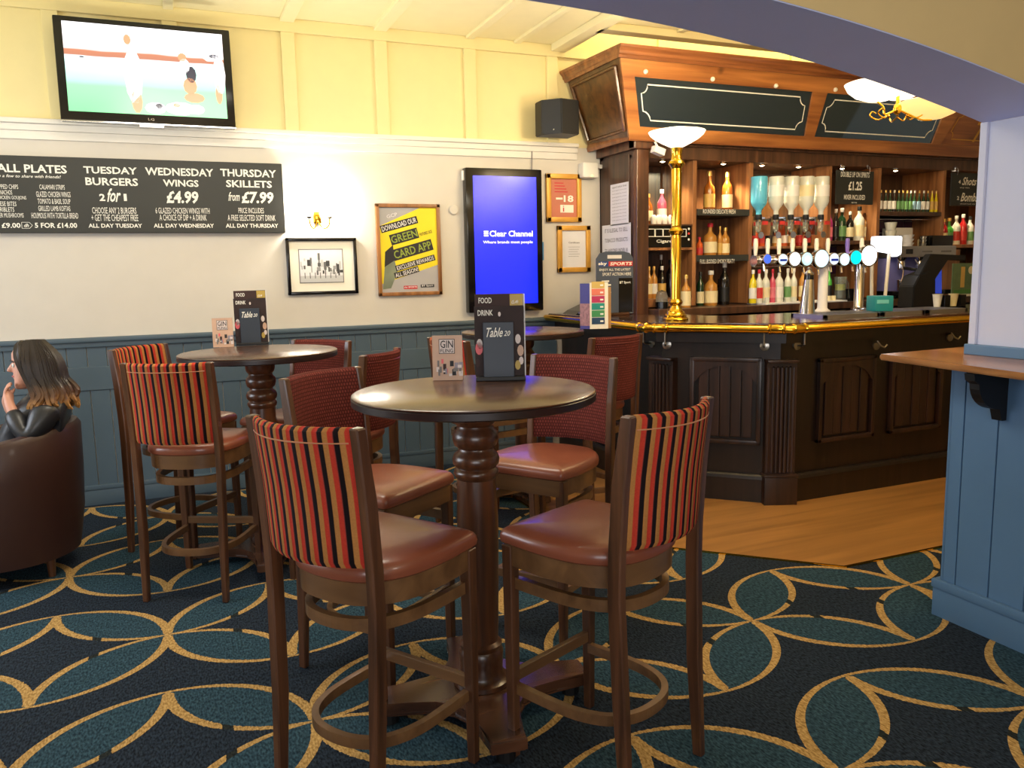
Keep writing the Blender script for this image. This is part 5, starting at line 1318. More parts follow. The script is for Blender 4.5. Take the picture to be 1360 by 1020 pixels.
# bay 1, over and under the cigarette unit
for a in ((861, 257, 298, 12, g_amb, l_cr, c_gd, 'amber bottle at the left end above the cigarette unit'), (879, 251, 298, 13, g_pk, l_wh, c_wh, 'white topped pink bottle above the cigarette unit, left of the brass lamp'),
          (910, 262, 298, 11, g_dk, l_wh, c_bk, 'dark bottle with white label above the cigarette unit, right of the lamp')):
    bpx(*a[:4], 5.42, 1.77, *a[4:])
for i, px in enumerate((868, 875, 883, 891)):
    m = atY(px, 292, 5.36); bm = B(); lathe(bm, [(0, 0), (.018, 0), (.020, .006), (.024, .055), (.016, .07), (.012, .075), (0, .075)], m.to_tuple()[:2] + (1.77,), 12)
    solo('jar', 'little pale jar in the row above the cigarette unit', 'jar', bm, l_wh, (m.x, 5.36, 1.77), 'pale jars above the cigarette unit', True)
a = atY(858, 300, PY + .0); b_ = atY(921, 326, PY + .0)
t = Thing('cigarette_unit', 'black cigarette dispenser with a row of framed windows', 'cabinet', ((a.x + b_.x) / 2, PY + .1, 1.595))
bm = B(); box(bm, 3.318, 3.725, PY + .005, PY + .25, 1.597, 1.757, .004); t.p('casing', bm, M_gloss)
x0 = atY(859.5, 312, PY).x; x1 = atY(912, 312, PY).x; w5 = (x1 - x0) / 5
for i in range(5):
    bm = B(); frame_ring(bm, x0 + i * w5, x0 + (i + 1) * w5, 1.675, 1.735, .005, PY + .000, PY + .006, 0); t.p('window_frame', bm, M_chalk)
TX(t, 'Cigarettes', atY(872, 322, PY).x, atY(905, 322, PY).x, 1.625, 1.655, PY + .003, M_chalk, bold=.02)
for zz, mt in ((1.735, M_chalk), (1.70, l_rd), (1.655, M_chalk)):
    bm = B(); lathe(bm, [(0, 0), (.009, 0), (.009, .002), (0, .002)], seg=10, M=Matrix.Translation((x1 + .022, PY + .005, zz)) @ Matrix.Rotation(PI / 2, 4, 'X')); t.p('sticker', bm, mt)
for a in ((862, 352, 394, 9, g_hon, l_cr, c_gd, 'cream labelled bottle at the far left below the cigarette unit'), (868.5, 352, 394, 9.5, g_hon, l_wh, c_gd, 'second cream labelled bottle below the cigarette unit'),
          (861, 333, 360, 8, G('navy', 40, 60, 150), l_wh, c_wh, 'blue and white bottle standing behind the cream ones below the cigarette unit'), (879, 356, 398, 11, g_dk, l_gd, c_wh, 'dark bottle with orange gold label left of the brass lamp'), (890, 345, 394, 11, g_dk, None, c_bk, 'plain dark bottle behind the brass lamp'),
          (905, 350, 394, 10, g_dk, l_rd, c_bk, 'dark bottle with red stripe right of the brass lamp'), (878, 338, 394, 9, g_dk, l_bk, c_wh, 'tall dark bottle at the back below the cigarette unit')):
    bpx(*a[:4], 5.42 if a[1] > 349 else 5.55, 1.21, *a[4:])
bpx(911, 365, 408, 13, 5.2, 1.14, g_hon, l_cr, c_gd, 'squat whisky bottle with beige label right of the brass lamp', kind='squat', lab_rng=(.06, .5))
m = atY(879, 398, 5.2); t = Thing('glass_dome', 'clear glass dome on a black stand left of the brass lamp', 'jar', (m.x, 5.2, 1.14))
bm = B(); lathe(bm, [(0, 0), (.05, 0), (.05, .05), (0, .05)], seg=16); t.p('stand', bm, M_gloss, w=False); bm = B(); lathe(bm, [(.045, .05), (.047, .09), (.035, .125), (0, .14)], seg=16); t.p('dome', bm, M_glass, w=False, smooth=True)
# bay 2
for a in ((942, 226, 277, 15, g_amb, l_gd, c_gd, 1.885, 'amber bottle glowing under the downlight on the top shelf'), (966, 227, 277, 14, g_amb, l_cr, c_gd, 1.885, 'ornate bottle with cream label on the top shelf'),
          (943, 300, 342, 18, g_hon, l_cr, c_rd, 1.535, 'red topped squat whisky bottle on the middle shelf'), (963, 306, 342, 12, g_hon, l_cr, c_gd, 1.535, 'square whisky bottle with cream label on the middle shelf'), (956, 304, 342, 7, g_hon, l_gd, c_gd, 1.535, 'slim amber bottle between two on the middle shelf'),
          (929, 318, 342, 9, g_or, l_rd, c_rd, 1.535, 'orange bottle at the left of the middle shelf'), (930, 363, 408, 10, g_gr, l_cr, c_bk, 1.14, 'dark green bottle with cream label on the lower shelf'),
          (944, 362, 408, 18, g_hon, l_cr, c_wh, 1.14, 'broad honey coloured whisky bottle on the lower shelf'), (962, 352, 408, 14, g_dk, l_bk, c_wh, 1.14, 'black bottle with dark label on the lower shelf'), (955, 372, 405, 9, g_dk, None, c_bk, 1.14, 'short dark bottle behind others on the lower shelf')):
    bpx(a[0], a[1], a[2], a[3], 5.40 if a[7] > 1.2 else (5.34 if a[0] != 955 else 5.5), a[7], a[4], a[5], a[6], a[8], kind='squat' if a[3] > 14 else 'spirit', lab_rng=(.08, .42))
# bay 3: optics
OY = 5.22
for i, (px, bd, lb) in enumerate(((1008, g_bl, None), (1031, g_cl, l_wh), (1051, g_cl, l_wh), (1071, g_cl, l_cr), (1091, g_cl, l_wh))):
    m = atY(px, 261, OY); X = m.x; zt = m.z
    dep = Vector((m.x, m.y, m.z - CAM_H)).dot(FW); s_ = dep / CAM_F
    hh = 56 * s_; z0 = atY(px, 292, OY).z
    bottle(X, OY, z0, hh, (10 if i else 11) * s_, bd, lb, c_bk, ('upturned blue gin bottle, first in the row of optics', 'upturned clear spirit bottle, second in the row of optics', 'upturned clear spirit bottle, third in the row of optics', 'upturned clear bottle with cream label, fourth of the optics', 'upturned white bottle, last in the row of optics')[i], kind='spirit', group=None, lab_rng=(.2, .46), up=False)
    t = Thing('optic_measure', 'spirit measure with round tag under the ' + ('blue bottle, first of five', 'second upturned bottle from the left', 'middle upturned bottle', 'fourth upturned bottle', 'last upturned bottle on the right')[i], 'dispenser', (X, OY, z0 - .10), 0, 'spirit optics under the bottles')
    bm = B(); box(bm, -.012, .012, .045, .20, -.02, .13, .002); lathe(bm, [(0, .085), (.022, .085), (.022, .10), (0, .10)], seg=12); t.p('bracket', bm, M_chrome, w=False)
    bm = B(); lathe(bm, [(0, 0), (.010, 0), (.018, .015), (.022, .03), (.022, .085), (0, .085)], seg=12); t.p('measure', bm, M_glass, w=False, smooth=True)
    bm = B(); box(bm, .02, .07, -.03, -.02, .06, .09, .001); t.p('price_ticket', bm, l_rd, w=False)
    bm = B(); lathe(bm, [(0, 0), (.026, 0), (.026, .006), (0, .006)], seg=16, M=Matrix.Translation((.0, -.03, -.02)) @ Matrix.Rotation(PI / 2, 4, 'X')); t.p('round_tag', bm, M_stain, w=False)
bm = B(); box(bm, 4.31, 5.06, OY + .19, OY + .23, 1.80, 1.84, .003); solo('optic_rail', 'metal rail carrying the row of optics', 'rail', bm, M_chrome, (4.7, OY + .2, 1.80))
cols = [(1003, g_or, l_rd), (1011, g_or, l_rd), (1021, g_dk, l_bk), (1030, g_hon, l_cr), (1041, g_or, l_wh), (1050, g_amb, l_cr), (1061, g_red, l_rd), (1072, g_dk, l_rd), (1083, g_red, l_cr), (1094, g_amb, l_rd)]
words = ('orange', 'bright orange', 'black', 'honey', 'orange and white', 'amber', 'red', 'dark', 'crimson', 'amber and red')
for i, (px, bd, lb) in enumerate(cols):
    bpx(px, 306, 340, 9, 5.45, 1.60, bd, lb, c_bk if i % 2 else c_gd, '%s bottle on the shelf behind the beer taps, number %d from the left' % (words[i], i + 1))
low = [(1000, g_yel, l_wh, c_wh, 'bright yellow bottle on the white mat, furthest left', 10), (1008, g_cl, l_rd, c_rd, 'bottle with red label next to the yellow one on the mat', 10), (1017, g_cl, l_cr, c_wh, 'bottle with peach label, third on the white mat', 11), (1026, g_pk, l_pk, c_rd, 'pink bottle, fourth on the white mat', 8),
       (1034.5, g_cl, l_wh, c_bk, 'clear bottle with white label on the mat', 12), (1046, g_cl, l_gn, c_wh, 'clear bottle with pale green label on the mat', 9), (1054, g_cl, l_cr, c_wh, 'clear bottle with yellowish label on the mat', 9), (1066, g_hon, l_cr, c_bk, 'beige bottle beside the chrome tap column', 10)]
for px, bd, lb, cp_, la, wp in low: bpx(px, 360, 404, wp, 5.18, 1.152, bd, lb, cp_, la)
m = atY(1019, 400, 5.10); bm = B(); lathe(bm, [(0, 0), (.014, 0), (.018, .045), (0, .045)], (m.x, 5.10, 1.152), 12); solo('shot_glass', 'small shot glass in front of the coloured bottles', 'glass', bm, g_cl, (m.x, 5.10, 1.152), None, True)
# bay 4
for a in ((1102, 277, 317, 8, g_mag, l_pk, c_bk, 'magenta bottle under the price sign'), (1110, 275, 317, 9, g_dk, l_bk, c_wh, 'black bottle under the price sign'), (1118, 274, 317, 12, g_gr, l_gn, c_wh, 'green bottle with green label under the price sign'), (1129, 279, 318, 10, g_dk, l_cr, c_wh, 'dark bottle with white cap under the price sign'),
          (1141, 273, 318, 14, g_cl, l_cr, c_bk, 'large clear bottle under the price sign'), (1150, 276, 316, 8, g_hon, l_cr, c_gd, 'slim honey bottle under the price sign'), (1156, 275, 315, 8, g_yel, l_wh, c_gd, 'yellow bottle at the right under the price sign')):
    bpx(a[0], a[1], a[2], a[3], 5.38, 1.64, *a[4:])
bpx(1101, 354, 400, 8, 5.2, 1.14, g_lg, l_bk, c_wh, 'bright green bottle behind the beer font', kind='wine')
m = atY(1116, 380, 5.2)
t = Thing('pitcher', 'glass pitcher with yellow content behind the beer font', 'jug', (m.x, 5.2, 1.14))
bm = B(); lathe(bm, [(0, 0), (.045, 0), (.05, .02), (.052, .20), (.048, .20), (.045, .025), (0, .02)], seg=18); t.p('body', bm, M_glass, w=False, smooth=True)
bm = B(); lathe(bm, [(0, .09), (.043, .09), (.043, .14), (0, .14)], seg=16); t.p('lemon', bm, g_yel, w=False)
bm = B(); tube(bm, spline([(.05, 0, .17), (.085, 0, .15), (.085, 0, .08), (.05, 0, .06)], 4), .006, 6); t.p('handle', bm, M_glass, w=False, smooth=True)
m = atY(1130, 392, 5.12); bm = B(); lathe(bm, [(0, 0), (.035, 0), (.045, .10), (.04, .10), (.03, .01), (0, .01)], (m.x, 5.12, 1.14), 14); solo('tumbler', 'black tumbler on the back counter behind the beer font', 'cup', bm, M_gloss, (m.x, 5.12, 1.14), None, True)
for i, px in enumerate((1101, 1107)):
    m = atY(px, 398, 5.1); bm = B(); lathe(bm, [(0, 0), (.016, 0), (.018, .05), (0, .05)], (m.x, 5.1, 1.14), 12); solo('small_pot', 'small brown pot on the back counter', 'pot', bm, l_cr, (m.x, 5.1, 1.14), 'small pots on the back counter', True)
# bay 5: mixers
mx = [(1170, g_dk, l_wh, c_gd), (1176.5, g_gr, l_wh, c_gd), (1182.5, g_gr, l_wh, c_gd), (1188, g_dk, l_wh, c_wh), (1194, g_gr, l_gn, c_gd), (1199.5, g_gr, l_gn, c_gd), (1205, g_gr, l_gn, c_gd), (1210, g_gr, l_gn, c_wh), (1215, g_gr, M('label_sky', 150, 190, 220), c_wh), (1221, g_gr, M('label_sky', 0, 0, 0), c_gd), (1227, g_gr, l_wh, c_wh), (1232.5, g_gr, l_wh, c_gd), (1238, g_yel, l_gd, c_gd), (1243.5, g_yel, l_gd, c_gd)]
for i, (px, bd, lb, cp_) in enumerate(mx):
    la = 'small mixer bottle in the long row on the upper shelf' if bd is not g_yel else 'small yellow mixer bottle at the right end of the row'
    bpx(px, 246, 274, 5.0, 5.285, 1.885, bd, lb, cp_, la, kind='mini', group='mixer bottles on the upper shelf' if bd is not g_yel else 'yellow mixer bottles on the upper shelf', lab_rng=(.12, .5))
# coffee machine
t = Thing('coffee_machine', 'steel espresso machine on the back counter right of the beer taps', 'coffee machine', (6.0, 5.3, 1.14))
a = atY(1194, 326, 5.12).x; b_ = atY(1268, 326, 5.12).x
bm = B(); box(bm, a, b_, 5.10, 5.50, 1.49, 1.585, .01); t.p('top_housing', bm, M_stain, smooth=True)
bm = B(); box(bm, a + .02, b_ - .02, 5.26, 5.50, 1.20, 1.49, .006); t.p('body', bm, M('machine_violet_light', 120, 120, 190), smooth=True)  # violet colour stands for purple-blue light on the machine front
bm = B(); box(bm, a, b_ - .0, 5.10, 5.50, 1.165, 1.205, .006); 
for x in (a + .05, b_ - .05): lathe(bm, [(0, 0), (.02, 0), (.02, .03), (0, .03)], (x, 5.2, 1.14), 10)
t.p('drip_tray', bm, M_gloss)
for x in (a + .10, a + .32):
    bm = B(); lathe(bm, [(0, -.10), (.03, -.10), (.035, -.05), (.03, -.03), (.045, 0), (0, 0)], (x, 5.18, 1.49), 14); gh = t.p('group_head', bm, M_chrome, smooth=True)
    bm = B(); tube(bm, [(x, 5.15, 1.40), (x - .02, 5.0, 1.385)], .013, 8); t.p('portafilter_handle', bm, M_black, smooth=True, under=gh)
for x in (a + .02, a + .22):
    bm = B(); tube(bm, spline([(x, 5.14, 1.47), (x + .02, 5.10, 1.38), (x - .03, 5.08, 1.24)], 4), .006, 7); t.p('steam_wand', bm, M_chrome, smooth=True)
for x in (a + .09, a + .24): 
    bm = B(); lathe(bm, [(0, 0), (.035, 0), (.04, .09), (.036, .09), (.03, .005), (0, .005)], (x, 5.16, 1.21), 14); t.p('milk_jug', bm, M_chrome, smooth=True)
bm = B(); box(bm, a + .06, a + .14, 5.096, 5.10, 1.52, 1.56, .003); t.p('dial_panel', bm, M_gloss)
for u in (.25, .48):
    bm = B(); box(bm, a + u, a + u + .12, 5.097, 5.10, 1.53, 1.545); t.p('button_strip', bm, M_ink2)
for i, (px, wpx, yt, mt, nm, la) in enumerate(((1206, 24, 302, M_paper, 'tray', 'white tray of cups on top of the coffee machine'), (1222, 7, 314, M_chrome, 'steel_jug', 'small steel jug on the coffee machine'), (1243, 27, 313, M_gloss, 'storage_box', 'black storage box on top of the coffee machine'), (1200, 14, 312, M_paper, 'cup_stack', 'stack of white cups on the coffee machine'), (1178, 12, 298, g_cl, 'glass_stack', 'stack of clear glasses behind the lit beer sign'))):
    m0 = atY(px - wpx / 2, 325, 5.3).x; m1 = atY(px + wpx / 2, 325, 5.3).x; z1 = atY(px, yt, 5.3).z; bm = B()
    Yc = 5.3 if i != 0 else 5.42
    if nm in ('cup_stack', 'steel_jug', 'glass_stack'):
        r_ = (m1 - m0) / 2; n_ = 3; hz = (z1 - 1.586) / n_ if nm != 'glass_stack' else .07; zb = 1.586
        for q_ in range(n_): lathe(bm, [(0, q_ * hz), (r_ * .7, q_ * hz), (r_, q_ * hz + hz * .95), (0, q_ * hz + hz * .95)], ((m0 + m1) / 2, Yc - .03, zb), 14)
    else: box(bm, m0, m1, Yc - .07, Yc + .07, 1.586, z1, .005)
    solo(nm, la, 'container' if nm != 'glass_stack' else 'glass', bm, mt, ((m0 + m1) / 2, Yc, 1.586), None, True)
bm = B(); m = atY(1232, 308, 5.45); box(bm, m.x - .10, m.x + .10, 5.40, 5.48, 1.586, 1.66, .02); solo('cloth_bundle', 'folded beige cloth behind the black box on the coffee machine', 'cloth', bm, l_cr, (m.x, 5.45, 1.586), None, True)
# bay 6
for a in ((1254, 285, 319, 9, g_red, l_cr, c_gd, 'small red bottle left of the green one near the pillar'), (1260.5, 284, 319, 11, g_lg, l_gn, c_gd, 'bright green liqueur bottle near the pillar'), (1270, 282, 320, 11, g_cl, l_rd, c_wh, 'clear bottle with broad red label near the pillar'),
          (1279, 280, 320, 11, g_red, l_rd, c_wh, 'orange red bottle with silver cap near the pillar'), (1288, 283, 320, 11, g_cl, l_gn, c_bk, 'clear bottle with leafy label near the pillar'), (1298, 283, 320, 10, g_or, l_cr, c_wh, 'orange bottle next to the pillar')):
    bpx(a[0], a[1], a[2], a[3], 5.36, 1.60, *a[4:], kind='squat' if a[0] == 1260.5 else 'spirit')
# hanging signs
def hang_sign(label, px0, py0, px1, py1, lines):
    x0, x1, z0, z1 = wallrect(px0, py0, px1, py1, 5.19); t = Thing('hanging_sign', label, 'sign', ((x0 + x1) / 2, 5.19, z0))
    bm = B(); box(bm, x0, x1, 5.188, 5.198, z0, z1, .002); t.p('board', bm, M_board)
    for x in (x0 + .06, x1 - .06):
        bm = B(); tube(bm, spline([(x, 5.18, z1 - .02), (x, 5.175, z1 + .02), (x, 5.20, z1 + .05), (x, 5.205, z1 + .02)], 4), .004, 6); t.p('hook', bm, M_chrome, smooth=True)
    for s, a, b, y, h, k in lines:
        bm = B(); textY(bm, s, a, b, y, h, 5.1865, **k); t.p('lettering', bm, M_chalk)
hang_sign('hanging black price sign reading DOUBLE UP ON SPIRITS', 1111, 226, 1159, 272, [('DOUBLE UP ON SPIRITS', 1117, 1155, 232, 7, dict(bold=.01)), ('£1.25', 1127, 1145, 247, 12, dict(bold=.03)), ('MIXER INCLUDED', 1121, 1149, 262, 6.5, dict(bold=.01)), ('terms', 1131, 1138, 269, 2, {})])
hang_sign('hanging black sign with shots and bombs prices beside the pillar', 1264, 229, 1312, 274, [('4', 1273, 1276, 241.5, 5, dict(bold=.03)), ('Shots £6', 1278, 1308, 241, 11, dict(shear=.4, bold=.02)), ('2', 1271, 1274, 263, 5, dict(bold=.03)), ('Bombs £6', 1276, 1310, 262, 12, dict(shear=.4, bold=.02)), ('any mix', 1275, 1288, 249.5, 2.5, {}), ('selected brands only', 1275, 1295, 271, 2, {})])
# cctv camera, papers, sports card
m = atY(872, 201, 5.12); t = Thing('security_camera', 'small white security camera under the bar canopy', 'camera', (m.x, 5.12, 2.30))
bm = B(); vs = box(bm, -.045, .045, -.03, .03, -.025, .025, .006); xf(bm, vs, Matrix.Translation((m.x, 5.10, m.z)) @ Matrix.Rotation(.3, 4, 'Y')); t.p('casing', bm, M_white)
bm = B(); tube(bm, [(m.x, 5.10, m.z + .02), (m.x, 5.14, 2.345)], .008, 8); t.p('mount', bm, M_white)
def side_paper(label, c0, c1, c2, c3, lines, mt=M_paper, X=3.196):
    P = [atP(px, py, (X, 0, 0), (1, 0, 0)) for px, py in (c0, c1, c2, c3)]
    t = Thing('paper_notice', label, 'notice', P[3])
    y0 = max(P[0].y, P[3].y); y1 = min(P[1].y, P[2].y); z1 = P[0].z; z0 = P[3].z
    y0 = min(y0, WY - .02)
    bm = B(); box(bm, X - .002, X - .0005, y1, y0, z0, z1); t.p('sheet', bm, mt)
    for s, zc, h in lines:
        bm = B(); text_into(bm, s, (X - .003, (y0 + y1) / 2, z0 + (z1 - z0) * zc), (0, -1, 0), (0, 0, 1), (y0 - y1) * .8, h, bold=.008); t.p('lettering', bm, M_ink2)
side_paper('plain typed sheet pinned high on the side of the bar cabinet', (811, 246), (835, 245), (834, 298), (812, 300), [('typed notice lines', .92, .02)] + [('small typed line of text', .84 - .08 * i, .008) for i in range(10)])
side_paper('printed notice about tobacco products pinned to the cabinet side', (800, 300), (838, 298), (836, 332), (801, 342), [("IT IS ILLEGAL TO SELL", .82, .03), ('TOBACCO PRODUCTS', .52, .03), ('TO ANYONE UNDER 18', .2, .03)])
ya = 5.12; m0 = atY(792, 372, ya); m1 = atY(841, 372, ya); z1 = atY(815, 334, ya).z; z0 = 1.11
t = Thing('show_card', 'slate grey sports show card with a hand slot standing on the bar', 'sign', ((m0.x + m1.x) / 2, ya, z0))
W = m1.x - m0.x; bm = B(); x0, x1 = m0.x, m1.x
prism(bm, [(x0, z0 + .01), (x1, z0 + .01), (x1, z1 - .05), (x1 - .03, z1 - .012), (x1 - .08, z1), (x0 + .08, z1), (x0 + .03, z1 - .012), (x0, z1 - .05)], ya, ya + .006, 'XZ'); b = t.p('card', bm, M_slate)
bm = B(); box(bm, x0 + .3 * W, x0 + .68 * W, ya - .001, ya, z1 - .05, z1 - .025); t.p('hand_slot', bm, M_paper, under=b)
bm = B(); box(bm, x0 + .33 * W, x1 - .005, ya - .0015, ya, z1 - .105, z1 - .070); t.p('red_patch', bm, M_red, under=b); bm = B(); box(bm, x0 + .02, x0 + .32 * W, ya - .0015, ya, z1 - .105, z1 - .070); t.p('blue_patch', bm, M('patch_blue', 36, 70, 140), under=b)
TX(t, 'sky', x0 + .05 * W, x0 + .28 * W, z1 - .102, z1 - .073, ya - .003, M_chalk, b, bold=.03); TX(t, 'SPORTS', x0 + .36 * W, x1 - .012, z1 - .099, z1 - .076, ya - .003, M_chalk, b, bold=.03, shear=.15)
TX(t, 'ENJOY ALL THE LATEST', x0 + .08 * W, x0 + .92 * W, z1 - .142, z1 - .120, ya - .002, M_chalk, b, bold=.01); TX(t, 'SPORT ACTION HERE', x0 + .16 * W, x0 + .94 * W, z1 - .172, z1 - .150, ya - .002, M_chalk, b, bold=.01)
bm = B(); box(bm, x0 + .60 * W, x0 + .98 * W, ya - .002, ya, z0 + .02, z1 - .19); t.p('black_patch', bm, M_gloss, under=b); TX(t, 'BT Sport', x0 + .62 * W, x0 + .92 * W, z1 - .235, z1 - .212, ya - .004, M_chalk, b, bold=.02)
for i in range(4): R3(t, 'printed_line', x0 + .14 * W, x0 + (.34 + .05 * (i % 2)) * W, z1 - .215 - .027 * i, z1 - .205 - .027 * i, ya - .0005, M_chalk, b)
bm = B(); box(bm, (x0 + x1) / 2 - .08, (x0 + x1) / 2 + .10, ya - .04, ya + .04, z0, z0 + .022, .006); t.p('card_stand', bm, M_ctop)
# black till printer at the wall end
m = atZ(752, 415, 1.11); t = Thing('card_machine', 'black wedge shaped machine on the bar end by the wall', 'machine', (2.98, 5.5, 1.11))
bm = B(); prism(bm, [(2.80, 1.11), (3.10, 1.11), (3.10, 1.24), (3.04, 1.27), (2.98, 1.19), (2.84, 1.135)], 5.40, 5.62, 'XZ'); t.p('casing', bm, M_gloss)
bm = B(); box(bm, 2.82, 2.93, 5.37, 5.40, 1.115, 1.13, .002); t.p('front_strip', bm, M_stain)

# ---- beer font bar with illuminated badges
FY = 4.40; zc = atY(1090, 345, FY).z
t = Thing('beer_font', 'chrome beer font bar with nine illuminated round badges', 'beer tap', (4.5, FY, 1.11))
xa = atY(1006, 345, FY).x; xb = atY(1166, 345, FY).x
bm = B(); tube(bm, [(xa, FY + .04, zc), (xb, FY + .04, zc)], .040, 16); t.p('crossbar', bm, M_chrome, smooth=True)
for px in (1093, 1141):
    x = atY(px, 380, FY + .04).x
    bm = B(); lathe(bm, [(0, 0), (.055, 0), (.055, .012), (.04, .02), (.034, .03), (.034, zc - 1.11), (0, zc - 1.11)], (x, FY + .04, 1.11), 20); t.p('column', bm, M_chrome if px == 1141 else M_paper, smooth=True)
lens = [(1018.5, 344, 6, (.05, .12, .75)), (1039, 344.5, 7, (.55, .78, .95)), (1055, 344, 9, (.85, .9, 1.0)), (1071, 344, 8.5, (.45, .85, .95)), (1090.5, 343.5, 11.5, (.55, .86, 1.0)), (1107, 344, 7.5, (.55, .65, .85)), (1121, 344.5, 8, (.55, .85, .95)), (1136, 342, 9, (0, .75, .8)), (1153.5, 339.5, 13, (.92, .95, 1.0))]
for i, (px, py, rp, c) in enumerate(lens):
    m = atY(px, py, FY - .03); dep = Vector((m.x, m.y, m.z - CAM_H)).dot(FW); r_ = rp * dep / CAM_F
    Mr = Matrix.Translation(m) @ Matrix.Rotation(PI / 2, 4, 'X')
    bm = B(); lathe(bm, [(0, -.06), (r_ * .8, -.06), (r_ * 1.15, -.02), (r_ * 1.15, .004), (r_ * 1.0, .006), (0, .004)], seg=24, M=Mr); tp = t.p('tap', bm, M_chrome, smooth=True)
    bm = B(); lathe(bm, [(0, .006), (r_, .006), (r_ * .98, .010), (0, .012)], seg=24, M=Mr); t.p('badge', bm, emis('badge_%d' % i, (c[0], c[1], c[2], 1), 1.0 if i < 8 else 2.2), smooth=True, under=tp)
    if i in (1, 5): bm = B(); box(bm, m.x - r_ * .8, m.x + r_ * .8, m.y - .0135, m.y - .012, m.z - r_ * .35, m.z + r_ * .05); t.p('badge_band', bm, emis('badge_navy', (.01, .03, .3, 1), .5), under=tp)
    if i in (2, 3, 4, 6): bm = B(); ball(bm, (m.x, m.y - .012, m.z - (r_ * .2 if i == 4 else 0)), r_ * .5, sy=.06); t.p('badge_spot', bm, emis('badge_pale', (.9, .97, 1, 1), 1.2), under=tp)
    hx = (1005, 1021, 1036, 1054, 1070.5, 1086, 1101, 1127, 1146)[i]
    q_ = atY(hx, 325, FY); 
    bm = B(); lathe(bm, [(0, 0), (.010, 0), (.012, .02), (.016, .07), (.013, .11), (0, .115)], (q_.x, FY + .01, zc + .035), 10); t.p('handle', bm, M_white if i != 7 else M('handle_violet', 120, 100, 190), smooth=True, under=tp)
    bm = B(); tube(bm, [(m.x, m.y + .03, m.z - r_ * .9), (m.x, m.y + .02, m.z - r_ - .05)], .008, 8); t.p('spout', bm, M_chrome, smooth=True, under=tp)
# tapered column
t = Thing('chrome_tap_column', 'tapered chrome tap column with black collar standing near the bar edge', 'beer tap', (3.80, 4.10, 1.11))
m = atZ(1071, 420, 1.11); X, Y = m.x, m.y; zt = atY(1078, 365, Y).z
bm = B(); lathe(bm, [(0, 0), (.062, 0), (.060, .008), (.052, .014), (.030, zt - 1.11 - .03), (0, zt - 1.11 - .03)], (0, 0, 0), 24)
for v in bm.verts: v.co.x += v.co.z * .05
t.o.location = (X, Y, 1.11); t.p('column', bm, M_chrome, w=False, smooth=True)
bm = B(); lathe(bm, [(0, 0), (.031, 0), (.029, .03), (0, .03)], (.012, 0, zt - 1.11 - .03), 20); t.p('collar', bm, M_gloss, w=False, smooth=True)
bm = B(); lathe(bm, [(0, 0), (.030, 0), (.031, .01), (.02, .02), (.012, .03), (.016, .042), (0, .05)], (.013, 0, zt - 1.11), 20); t.p('top_cap', bm, M_chrome, w=False, smooth=True)
bm = B(); lathe(bm, [(0, 0), (.075, 0), (.075, .006), (0, .006)], (.0, 0, 0), 24); t.p('base_flange', bm, M_brass, w=False, smooth=True)
# big lit T sign font
FY2 = 4.55; m = atY(1180, 326, FY2); 
t = Thing('lit_beer_sign', 'large glowing white beer sign on a slim stem above the counter', 'beer tap', (m.x, FY2, 1.11))
x0 = atY(1160, 326, FY2).x; x1 = atY(1194, 326, FY2).x; z1 = atY(1178, 314, FY2).z; z0 = atY(1178, 336, FY2).z
bm = B(); prism(bm, [(x0, z0 + .02), (x0, z1), (x1, z1), (x1, z0 - .01), (x1 - .05, z0 - .03), (x1 - .06, z0)], FY2 - .03, FY2 + .03, 'XZ'); bmesh.ops.bevel(bm, geom=bm.edges[:], offset=.006, segments=2, affect='EDGES'); t.p('sign_head', bm, emis('sign_white', (.88, .92, 1, 1), 2.2), smooth=True)
for px0_, px1_ in ((1181, 1175), (1158, 1158)):
    a = atY(px0_, 336, FY2); b_ = atY(px1_, 392, FY2); bm = B(); tube(bm, [(a.x, FY2, z0), (b_.x, FY2, 1.125)], .013, 10); t.p('stem', bm, M_white, smooth=True)
bm = B(); xx = atY(1167, 400, FY2).x; box(bm, xx - .12, xx + .10, FY2 - .05, FY2 + .05, 1.11, 1.125, .003); t.p('foot_plate', bm, M_chrome)
# drip trays on the counter
for i, (pxa, pxb, py, la) in enumerate(((1096, 1168, 423, 'long beer drip tray under the font on the counter'), (1172, 1228, 418, 'second beer drip tray right of the teal box'), (1232, 1285, 414, 'third beer drip tray near the pillar'))):
    a = atZ(pxa, py, 1.11); b_ = atZ(pxb, py - 4, 1.11); y0 = 3.86; x0 = a.x * y0 / a.y; x1 = b_.x * y0 / b_.y
    t = Thing('drip_tray', la, 'tray', ((x0 + x1) / 2, 4.0, 1.11))
    bm = B(); frame_ring(bm, x0, x1, 0, .30, .02, 0, .022, 0)
    bmesh.ops.transform(bm, matrix=Matrix(((1, 0, 0, 0), (0, 0, 1, y0), (0, 1, 0, 1.11), (0, 0, 0, 1))), verts=bm.verts); t.p('rim', bm, M_stain)
    bm = B(); box(bm, x0 + .02, x1 - .02, y0 + .02, y0 + .28, 1.111, 1.116); t.p('tray_floor', bm, M_gloss)
    bm = B()
    n_ = int((x1 - x0) / .022)
    for k in range(n_): box(bm, x0 + .02 + k * .022, x0 + .026 + k * .022, y0 + .015, y0 + .285, 1.122, 1.130)
    t.p('grille', bm, M_stain, kind='stuff')
